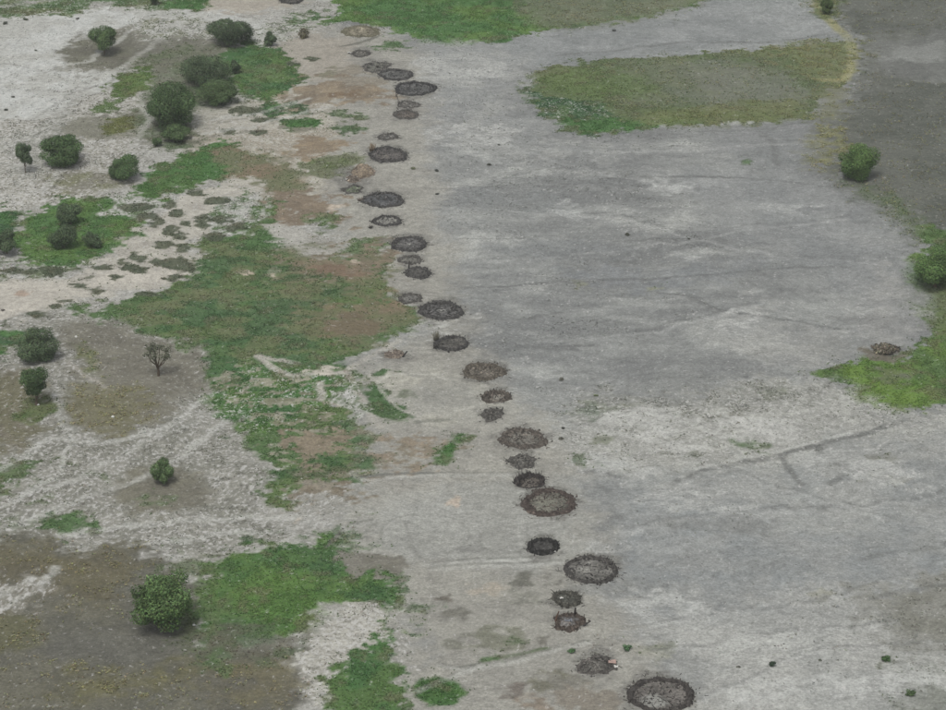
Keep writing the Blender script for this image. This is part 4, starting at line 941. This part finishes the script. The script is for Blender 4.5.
def ruin(px, py, w, h, label, seed, wall=0.6, wall_t=0.35, dark=BLK, floor=CHR, fill=0.5, spikes=0.05, gap=None, pale=None, rough=0.1, name="hut_ruin", heap=0.0, extra=None, group='ruined round huts in the row'):
    r = np.random.default_rng(seed)
    k = mpp(px, py); th = dep(py)
    fill *= 0.8; floor = floor * 1.15; wall_t *= 1.1
    R = w / 2 * k
    ry = (h / 2 * k - 0.3 * wall * math.cos(th)) / math.sin(th)
    ry = min(max(ry, R * 0.6), R * 1.15)
    x, y = G(px, py, wall * 0.35)
    root = link(name, None, label=label, cat='hut ruin', loc=(x, y, 0), group=group)
    ph = r.uniform(0, 6.28, 4)
    def out(t):        # irregular outline
        return 1 + rough * (0.55 * np.sin(2 * t + ph[0]) + 0.4 * np.sin(3 * t + ph[1]) + 0.35 * np.sin(5 * t + ph[2]) + 0.3 * np.sin(9 * t + ph[3]))
    # ash floor: a mounded disc following the ground
    nr, na = 11, 56
    V = []; T = []
    for i in range(nr + 1):
        q = i / nr
        for j in range(na):
            t = 2 * math.pi * j / na; o = out(t)
            V.append((math.cos(t) * R * q * o, math.sin(t) * ry * q * o, 0)); 
    V = np.array(V)
    rad = np.repeat(np.arange(nr + 1) / nr, na)
    V[:, 2] = height(V[:, 0] + x, V[:, 1] + y) + 0.03 * (1 - rad ** 4) + heap * np.clip(1 - rad ** 2, 0, 1) * (0.7 + 0.6 * vnoise(V[:, 0] * 1.3 + seed, V[:, 1] * 1.3, seed)) - 0.03 * (rad > .99)
    n1 = fbm(V[:, 0] + seed, V[:, 1], 1.9, 3, seed)[:, None]
    n2 = fbm(V[:, 0] * 1.0, V[:, 1] + seed, 0.7, 2, seed + 9)[:, None]
    T = floor * (0.15 + 1.3 * n1 + 0.4 * n2) * (1.15 if py < 330 else 1.0)
    if pale is not None:
        pc, pr, pxo, pyo = pale
        dd = np.hypot(V[:, 0] - pxo * R, V[:, 1] - pyo * ry) / (pr * R)
        mm = (1 - sstep(0.3, 1.0, dd + 0.7 * (n1[:, 0] - .5)))[:, None]; T = T * (1 - mm) + pc * mm
    F = [(i * na + j, i * na + (j + 1) % na, (i + 1) * na + (j + 1) % na, (i + 1) * na + j) for i in range(nr) for j in range(na)]
    b = Bag(); b.add(V, F, T)
    link("ash_floor", b.mesh("ash_floor", M_RUBBLE, True), root)
    # collapsed wall: uneven bank of daub and thatch
    if wall > 0:
        na = 72; sec = 7
        V = []; T = []
        tt = np.linspace(0, 2 * math.pi, na, endpoint=False)
        hv = wall * 0.62 * (0.15 + 1.3 * fbm(np.cos(tt) * 3 + seed, np.sin(tt) * 3, 1.0, 3, seed + 1))
        if gap is not None:
            for g0, gw in gap:
                dg = np.abs((tt - g0 + math.pi) % (2 * math.pi) - math.pi); hv *= 0.12 + 0.88 * sstep(gw * .6, gw, dg)
        wt = wall_t * (0.35 + 1.4 * fbm(np.cos(tt) * 4 + 9, np.sin(tt) * 4 + seed, 1.0, 2, seed + 2))
        for i in range(na):
            o = out(tt[i]); c, s = math.cos(tt[i]), math.sin(tt[i])
            for q in range(sec):
                u = q / (sec - 1) * 2 - 1
                rx = R * o - wt[i] * 0.5 + u * wt[i]; r2 = ry * o - wt[i] * 0.5 + u * wt[i]
                X0, Y0 = c * rx, s * r2
                V.append((X0, Y0, hz(x + X0, y + Y0) - 0.05 + (hv[i] + 0.05) * (1 - abs(u) ** 2.2) * (1 + 0.25 * r.normal() * (abs(u) < .9))))
                T.append(dark * (0.8 + 0.6 * r.random() + (0.9 if r.random() < 0.10 else 0)))
        F = [(i * sec + q, ((i + 1) % na) * sec + q, ((i + 1) % na) * sec + q + 1, i * sec + q + 1) for i in range(na) for q in range(sec - 1)]
        b = Bag(); b.add(V, F, np.array(T)); link("wall_bank", b.mesh("wall_bank", M_RUBBLE, True), root)
        # tumbled daub and brush along the wall line
        b = Bag(); m = int(2 * math.pi * R * 7)
        t = r.uniform(0, 2 * math.pi, m)
        if gap is not None:
            for g0, gw in gap: t = t[np.abs((t - g0 + math.pi) % (2 * math.pi) - math.pi) > gw * (0.6 + 0.4 * r.random())]
        dens = fbm(np.cos(t) * 3 + seed, np.sin(t) * 3, 1.0, 3, seed + 1)
        for tq, dq in zip(t, dens):
            off = r.normal(-0.35, 0.55) * wall_t * 1.3
            cx, cy = math.cos(tq) * (R * out(tq) + off), math.sin(tq) * (ry * out(tq) + off)
            sh = r.uniform(0.45, 1.25) * (2.4 if r.random() < 0.13 else 1.0)
            sz = r.uniform(0.12, 0.34) * (0.5 + dq)
            lump(b, np.array([cx, cy, hz(x + cx, y + cy) + 0.02]), np.array([sz, sz, max(0.12, wall * (0.15 + 1.0 * dq) * r.uniform(.4, 1))]), dark * sh, r)
        link("wall_rubble", b.mesh("wall_rubble", M_WOOD), root, kind='stuff')
        # broken wall poles
        n = int(2 * math.pi * R * 6)
        t = r.uniform(0, 2 * math.pi, n)
        if gap is not None:
            ok = np.ones(n, bool)
            for g0, gw in gap: ok &= np.abs((t - g0 + math.pi) % (2 * math.pi) - math.pi) > gw
            t = t[ok]; n = len(t)
        o = out(t); off = r.normal(-0.4, 0.40, n) * wall_t
        Ax = np.cos(t) * (R * o + off); Ay = np.sin(t) * (ry * o + off)
        hgt = wall * r.uniform(0.2, 0.72, n) * np.where(r.uniform(size=n) < spikes, 1.5, 1.0) * (0.5 + fbm(np.cos(t) * 3 + seed, np.sin(t) * 3, 1.0, 3, seed + 1))
        A0 = np.stack([Ax, Ay, height(Ax + x, Ay + y) - 0.1], 1)
        lean = r.normal(0, 0.45, (n, 2)) * hgt[:, None]
        B0 = A0 + np.stack([lean[:, 0], lean[:, 1], hgt + 0.1], 1)
        col = dark * r.uniform(0.6, 1.45, (n, 1)) * np.where(r.uniform(size=(n, 1)) < 0.15, 1.9, 1.0)
        b = Bag(); sticks(b, A0, B0, r.uniform(0.045, 0.10, n), col)
        link("wall_poles", b.mesh("wall_poles", M_WOOD), root, kind='stuff')
    # fallen roof poles and clods inside
    b = Bag()
    n = int(fill * math.pi * R * ry * 2.2) + 4
    t = r.uniform(0, 6.283, n); q = np.sqrt(r.uniform(0, 1, n)) * 0.93
    Px, Py = np.cos(t) * R * q * out(t), np.sin(t) * ry * q * out(t)
    base_z = height(Px + x, Py + y) + heap * (1 - q ** 2) * 0.9
    L = r.uniform(0.3, 1.1, n) * (0.5 + 0.1 * R); a = r.uniform(0, 6.283, n); dz = r.uniform(-.05, .30, n)
    L = np.minimum(L, 0.3 + (1 - q) * R)
    A0 = np.stack([Px - np.cos(a) * L * .5, Py - np.sin(a) * L * .5, base_z + 0.03], 1); B0 = np.stack([Px + np.cos(a) * L * .5, Py + np.sin(a) * L * .5, base_z + 0.08 + dz.clip(0)], 1)
    shade = np.where(r.uniform(size=n) < 0.3, 2.6, 1.0)[:, None] * r.uniform(0.6, 1.25, (n, 1))
    sticks(b, A0, B0, r.uniform(0.03, 0.085, n), dark * shade)
    m = int(fill * math.pi * R * ry * 2.5) + 6
    t = r.uniform(0, 6.283, m); q = np.sqrt(r.uniform(0, 1, m)) * 0.95
    for i in range(m):
        cx, cy = math.cos(t[i]) * R * q[i], math.sin(t[i]) * ry * q[i]
        sh = r.uniform(0.55, 1.3) * (2.6 if r.random() < 0.25 else 1.0)
        lump(b, np.array([cx, cy, hz(x + cx, y + cy) + 0.03 + heap * (1 - q[i] ** 2) * 0.9]), r.uniform(0.10, 0.30) * np.array([1.2, 1.2, 0.8]), dark * 1.15 * sh, r)
    link("fallen_debris", b.mesh("fallen_debris", M_WOOD), root, kind='stuff')
    # debris strewn round the outside
    b = Bag(); m = int(R * 9)
    t = r.uniform(0, 6.283, m); q = 1.03 + np.abs(r.normal(0, 0.16, m))
    Px, Py = np.cos(t) * R * q * out(t), np.sin(t) * ry * q * out(t)
    a = r.uniform(0, 6.283, m); L = r.uniform(0.2, 0.7, m); z0 = height(Px + x, Py + y)
    sticks(b, np.stack([Px, Py, z0 + 0.01], 1), np.stack([Px + np.cos(a) * L, Py + np.sin(a) * L, z0 + 0.07], 1), r.uniform(0.03, 0.07, m), dark * r.uniform(0.8, 1.5, (m, 1)))
    link("strewn_poles", b.mesh("strewn_poles", M_WOOD), root, kind='stuff')
    if extra:
        for e in extra:
            b = Bag()
            if e[0] == 'post':       # leaning posts: (x, y in radii, height m, lean x, radius)
                _, ex, ey, eh, lx, er, ec = e
                tube(b, [(ex * R, ey * ry, hz(x + ex * R, y + ey * ry) - .1), (ex * R + lx * .5, ey * ry, eh * .55), (ex * R + lx, ey * ry + .1, eh)], [er, er * .85, er * .6], ec, 6)
                link("leaning_post", b.mesh("leaning_post", M_WOOD), root)
            elif e[0] == 'litter':   # crumpled pale scrap
                _, ex, ey, es, ec = e
                V = []; g = 5
                for i in range(g):
                    for j in range(g):
                        X0, Y0 = ex * R + (i / (g - 1) - .5) * es, ey * ry + (j / (g - 1) - .5) * es * .8
                        V.append((X0, Y0, hz(x + X0, y + Y0) + 0.12 + heap * .8 * max(0, 1 - ex * ex - ey * ey) + .22 * r.random()))
                F = [(i * g + j, (i + 1) * g + j, (i + 1) * g + j + 1, i * g + j + 1) for i in range(g - 1) for j in range(g - 1)]
                V = np.array(V); V2 = V - np.array([0, 0, 0.03])
                b.add(np.vstack([V, V2]), np.vstack([np.array(F), np.array(F)[:, ::-1] + g * g]), ec); link("pale_scrap", b.mesh("pale_scrap", M_CLOTH), root)
            elif e[0] == 'thatch':   # standing tuft of reed / thatch
                _, ex, ey, eh, er, ec = e
                n = 60; a = r.uniform(0, 6.283, n); q = er * np.sqrt(r.uniform(0, 1, n))
                Ax, Ay = ex * R + np.cos(a) * q, ey * ry + np.sin(a) * q; z0 = height(Ax + x, Ay + y) - .05
                sticks(b, np.stack([Ax, Ay, z0], 1), np.stack([Ax + r.normal(0, .25, n), Ay + r.normal(0, .25, n), z0 + eh * r.uniform(.5, 1, n)], 1), r.uniform(.02, .05, n), ec * r.uniform(.7, 1.3, (n, 1)))
                link("thatch_tuft", b.mesh("thatch_tuft", M_WOOD), root)
    return root

TAN = S(136, 120, 100); WHL = S(200, 196, 190); PNK = S(176, 150, 140); PALEF = S(136, 133, 126)
R_ = [
 dict(px=291, py=-1, w=22, h=9, label='dark ruin ring cut by the top edge of the picture', wall=.7, fill=.9),
 dict(px=361, py=31, w=35, h=12, label='faint olive-grey ring, low and grassy, near the top meadow', wall=.22, wall_t=.9, dark=S(100, 96, 80), floor=S(124, 117, 102), fill=.25),
 dict(px=361, py=53, w=18, h=7, label='small dark ring between the faint ring and the row below', wall=.45, dark=CHR, floor=S(104, 101, 94), extra=[('litter', -1.3, .1, .9, WHL)]),
 dict(px=376, py=66, w=25, h=12, label='ragged diamond-shaped grey rubble heap touching a dark ring', wall=.3, wall_t=.6, dark=CHR, floor=S(92, 91, 84), fill=1.6, rough=.22, heap=.35),
 dict(px=396, py=74, w=32, h=12, label='dark ring right of the diamond-shaped grey heap', wall=.55, floor=S(86, 85, 82), fill=.6),
 dict(px=415, py=88, w=38, h=15, label='blackest large ring in the upper row, filled with dark debris', wall=.6, dark=S(62, 61, 60), floor=S(88, 87, 85), fill=1.0),
 dict(px=409, py=104, w=19, h=9, label='small scattered grey rubble between two dark upper rings', wall=.2, dark=CHR, floor=S(106, 103, 98), fill=1.2, rough=.2),
 dict(px=406, py=114, w=24, h=10, label='small brownish ring at the end of the short pole fence', wall=.35, dark=CHR, floor=S(98, 91, 84), fill=.5),
 dict(px=388, py=136, w=19, h=7, label='small dark ruin just above the dark ring with a tan tuft', wall=.4, dark=CHR, floor=S(98, 96, 92), fill=.7, rough=.16),
 dict(px=388, py=154, w=38, h=16, label='large dark ring with a tan thatch tuft at its left', wall=.6, floor=S(84, 80, 77), fill=.7, pale=(S(122, 116, 108), .4, -.2, -.2), extra=[('thatch', -.85, .55, 1.9, .55, TAN)]),
 dict(px=363, py=172, w=24, h=15, label='collapsed brown dome-shaped hut with white bits at its foot', wall=.2, wall_t=.5, dark=BRW, floor=S(118, 106, 92), fill=.7, heap=1.5, extra=[('litter', -.9, -.9, .6, WHL), ('litter', -.5, -1.0, .45, S(180, 176, 168))]),
 dict(px=353, py=179, w=14, h=8, label='small heap of rubble with white scraps left of the brown dome', wall=.15, dark=BRW, floor=S(88, 80, 72), fill=2, heap=.5, rough=.2, extra=[('litter', -.9, -.3, .5, WHL)]),
 dict(px=353, py=189, w=20, h=8, label='faint greenish rubble patch left above a large dark ring', wall=.2, dark=CHR, floor=S(96, 102, 84), fill=.8, rough=.25),
 dict(px=383, py=199, w=40, h=16, label='large dark oval ring beside the faint greenish rubble', wall=.55, floor=S(84, 84, 84), fill=.8, extra=[('thatch', -1.12, -.1, .7, .5, BRW)]),
 dict(px=387, py=220, w=26, h=12, label='medium dark ring with grey floor below the large oval ring', wall=.6, floor=S(112, 110, 104), fill=.5, pale=(PALEF, .5, .1, -.1), extra=[('thatch', -1.2, -1.3, .6, .35, CHR)]),
 dict(px=409, py=243, w=36, h=15, label='dark double ring with a pale spot in its centre', wall=.6, wall_t=.5, floor=S(88, 86, 84), fill=1, pale=(S(168, 166, 160), .22, .05, 0)),
 dict(px=410, py=259, w=21, h=10, label='small ragged ring directly below the ring with the pale spot', wall=.35, dark=CHR, floor=S(96, 94, 88), fill=1.1, rough=.15),
 dict(px=418, py=272, w=25, h=12, label='compact dark ruin with a stub post on its upper left', wall=.55, floor=S(80, 78, 74), fill=.9, extra=[('post', -.75, .75, 1.7, .1, .16, BLK)]),
 dict(px=410, py=298, w=21, h=11, label='small grey ragged ring left above a big dark ring', wall=.35, dark=CHR, floor=S(94, 92, 88), fill=1.1, rough=.16),
 dict(px=441, py=310, w=42, h=19, label='big dark pointed-oval ring with pale specks inside, mid row', wall=.65, wall_t=.5, floor=S(88, 86, 84), fill=1.1, pale=(S(140, 138, 132), .3, .05, 0)),
 dict(px=452, py=343, w=32, h=16, label='dark oval ring with a pointed thatch stub at its left', wall=.75, floor=S(92, 89, 84), fill=.7, extra=[('thatch', -1.0, .55, 1.9, .5, S(112, 108, 94)), ('thatch', -1.05, -.6, .9, .3, CHR)]),
 dict(px=394, py=354, w=17, h=9, label='small brown collapsed heap with a dark pole sticking out', wall=.3, wall_t=.5, dark=BRW, floor=S(108, 98, 90), fill=1, heap=.5, extra=[('post', 1.0, -.7, 1.2, .9, .16, BLK), ('litter', -.3, 0, .6, S(160, 152, 144))]),
 dict(px=484, py=371, w=38, h=18, label='brownish ring with ragged rim, next below the ring with the pointed thatch stub', wall=.5, wall_t=.6, dark=S(84, 78, 70), floor=S(102, 96, 88), fill=1),
 dict(px=496, py=396, w=27, h=13, label='small brownish ring with jagged back wall and pale floor', wall=.7, wall_t=.5, dark=S(80, 74, 68), floor=S(108, 102, 94), fill=.5, spikes=.35, gap=[(4.7, .6)], pale=(S(140, 135, 126), .4, .1, -.1)),
 dict(px=492, py=414, w=19, h=13, label='jagged knot of dark rubble around a pale middle', wall=.6, wall_t=.8, dark=CHR, floor=S(120, 117, 110), fill=.8, rough=.25, pale=(S(158, 155, 148), .4, .1, -.4)),
 dict(px=523, py=438, w=43, h=21, label='wide ragged ring with scattered loose rim and grey floor', wall=.5, wall_t=.7, dark=S(82, 76, 70), floor=S(108, 104, 97), fill=.9, rough=.12),
 dict(px=522, py=461, w=27, h=13, label='squarish dark rubble ring between wide ragged ring and jagged black ruin', wall=.4, wall_t=.6, dark=CHR, floor=S(106, 103, 97), fill=1, rough=.2),
 dict(px=530, py=480, w=30, h=16, label='black ruin with jagged standing back wall of poles', wall=1.3, wall_t=.35, dark=S(58, 54, 52), floor=S(92, 86, 80), fill=.8, spikes=.4, gap=[(4.7, 1.3)]),
 dict(px=549, py=502, w=52, h=27, label='large brown-rimmed ring with mottled grey floor below the jagged ruin', wall=.55, wall_t=.6, dark=S(74, 66, 61), floor=S(106, 103, 94), fill=.7, pale=(S(128, 126, 114), .5, -.1, 0), rough=.08),
 dict(px=543, py=545, w=29, h=19, label='smooth black bowl-shaped hut wall with one white speck', wall=1.15, wall_t=.35, dark=S(48, 47, 45), floor=S(84, 82, 79), fill=.2, spikes=0, rough=.04, extra=[('litter', .75, -.7, .5, WHL)]),
 dict(px=591, py=569, w=52, h=28, label='large clean circular ring with thin dark rim and grey floor', wall=.6, wall_t=.4, dark=S(70, 67, 64), floor=S(108, 105, 100), fill=.6, pale=(S(142, 139, 132), .35, -.25, 0), rough=.03),
 dict(px=567, py=598, w=27, h=16, label='small dark ring with a white speck below the clean circular ring', wall=.7, wall_t=.4, dark=S(70, 68, 62), floor=S(92, 91, 84), fill=.5, spikes=.3, extra=[('litter', -.4, .05, .55, WHL)]),
 dict(px=569, py=621, w=30, h=17, label='tumbled brown hut wreck with a dark upright post', wall=.7, wall_t=.7, dark=S(74, 66, 60), floor=S(102, 98, 95), fill=1.2, heap=.5, rough=.22, extra=[('post', .4, .75, 1.5, .1, .2, S(52, 48, 46)), ('post', .9, -.5, .8, 1.2, .14, BLK), ('post', -.9, .2, 1.6, .5, .14, S(98, 76, 64)), ('litter', -.05, -.1, 1.1, S(128, 130, 136))]),
 dict(px=597, py=665, w=36, h=18, label='flat dark mat of rubble with pink and white scraps at its right', wall=.25, wall_t=.7, dark=S(80, 76, 72), floor=S(92, 89, 84), fill=2.2, heap=.3, rough=.2, extra=[('litter', .85, .25, 1.1, PNK), ('litter', 1.05, -.25, .6, WHL)]),
 dict(px=661, py=694, w=62, h=37, label='largest ring, at the bottom edge, with pale patch on its floor', wall=.75, wall_t=.45, dark=S(66, 62, 59), floor=S(106, 101, 96), fill=.6, pale=(S(146, 144, 138), .5, -.25, -.35), rough=.06),
]
for i, kw in enumerate(R_):
    ruin(seed=2000 + i * 31, **kw)

# short pole fence joining the upper rings
def pole_fence(pts, label):
    P = np.array([G(*p) for p in pts]); x, y = P[0]
    root = link("pole_fence", None, label=label, cat='fence', loc=(x, y, 0))
    r = np.random.default_rng(4)
    seg = np.linalg.norm(np.diff(P, axis=0), axis=1); tot = seg.sum(); n = int(tot / 1.5)
    pts3 = []
    for i in range(n + 1):
        d = tot * i / n; k = 0
        while k < len(seg) - 1 and d > seg[k]: d -= seg[k]; k += 1
        q = P[k] + (P[k + 1] - P[k]) * min(1, d / seg[k]); pts3.append(q)
    tops = []
    for i, q in enumerate(pts3):
        b = Bag(); z = hz(*q); h = r.uniform(.35, .8); lx, ly = r.normal(0, .25, 2)
        tube(b, [(q[0] - x, q[1] - y, z - .15), (q[0] - x + lx, q[1] - y + ly, z + h)], [.10, .07], CHR * r.uniform(.7, 1.2), 6)
        link("post", b.mesh("post", M_WOOD), root); tops.append((q[0] - x + lx * .6, q[1] - y + ly * .6, z + h * .6))
    for i in range(0, len(tops) - 2, 3):
        b = Bag(); q = np.array(tops[i]); e = np.array(tops[i + 2]); e[0] += r.normal(0, .25)
        tube(b, [q, (q + e) / 2 - np.array([0, 0, .12]), e], [.06, .05, .04], CHR * r.uniform(.8, 1.5), 5); link("rail", b.mesh("rail", M_WOOD), root)
pole_fence([(396, 94), (398, 102), (399, 112)], 'short leaning pole fence running down between the upper dark rings')

# small white specks seen on the ground
def white_stone(px, py, w, label):
    x, y = G(px, py); k = mpp(px, py); s = w / 2 * k; r = np.random.default_rng(int(px * 7 + py))
    b = Bag(); V = [(0, 0, s * .8)]; m = 9
    for rr, zz in ((.6, .65), (1, .25), (1.0, -.15)):
        for j in range(m):
            t = 2 * math.pi * j / m; q = rr * r.uniform(.8, 1.15); V.append((s * q * math.cos(t), s * .8 * q * math.sin(t), s * zz))
    b.add(V, np.array([(0, 1 + j, 1 + (j + 1) % m) for j in range(m)]), S(214, 212, 206))
    F = np.array([(1 + i * m + j, 1 + (i + 1) * m + j, 1 + (i + 1) * m + (j + 1) % m, 1 + i * m + (j + 1) % m) for i in range(2) for j in range(m)], dtype=np.int32)
    b.idx.append(F.ravel()); b.st.append(np.arange(len(F), dtype=np.int32) * 4 + b.l); b.l += F.size
    o = link("white_stone", b.mesh("white_stone", M_CLOTH, True), label=label, cat='stone', loc=(x, y, hz(x, y)))
white_stone(113, 417, 3.6, 'small white stone below the bare tree on olive ground')
white_stone(38, 405, 3.2, 'small white stone at the foot of the forked dark tree')
white_stone(76, 337, 3.0, 'small white stone right of the large grey-green bushy tree')
white_stone(194, 625, 3.6, 'small white stone on the right of the largest light green tree')
# ------------------------------------------------------------------ the humid air between the aircraft and the plain
def haze_box(density):
    x0, x1, y0, y1, z0, z1 = -13500, 13500, -13500, 15500, -1.5, 205.0
    V = [(x, y, z) for z in (z0, z1) for y in (y0, y1) for x in (x0, x1)]
    F = [(0, 2, 3, 1), (4, 5, 7, 6), (0, 1, 5, 4), (2, 6, 7, 3), (0, 4, 6, 2), (1, 3, 7, 5)]
    me = bpy.data.meshes.new("haze"); me.from_pydata(V, [], F)
    m = bpy.data.materials.new("haze"); m.use_nodes = True; nt = m.node_tree; nt.nodes.clear()
    out = nt.nodes.new("ShaderNodeOutputMaterial"); v = nt.nodes.new("ShaderNodeVolumePrincipled")
    v.inputs['Color'].default_value = (0.93, 0.95, 0.97, 1); v.inputs['Density'].default_value = density; v.inputs['Anisotropy'].default_value = 0.2
    nt.links.new(v.outputs[0], out.inputs['Volume']); me.materials.append(m)
    o = link("haze", me, kind='stuff', label='thin even pale haze in the air over the plain', cat='haze')
haze_box(0.00014)
print("objects", len(bpy.data.objects), "tris", sum(len(o.data.loops) - 2 * len(o.data.polygons) for o in bpy.data.objects if o.type == 'MESH'))
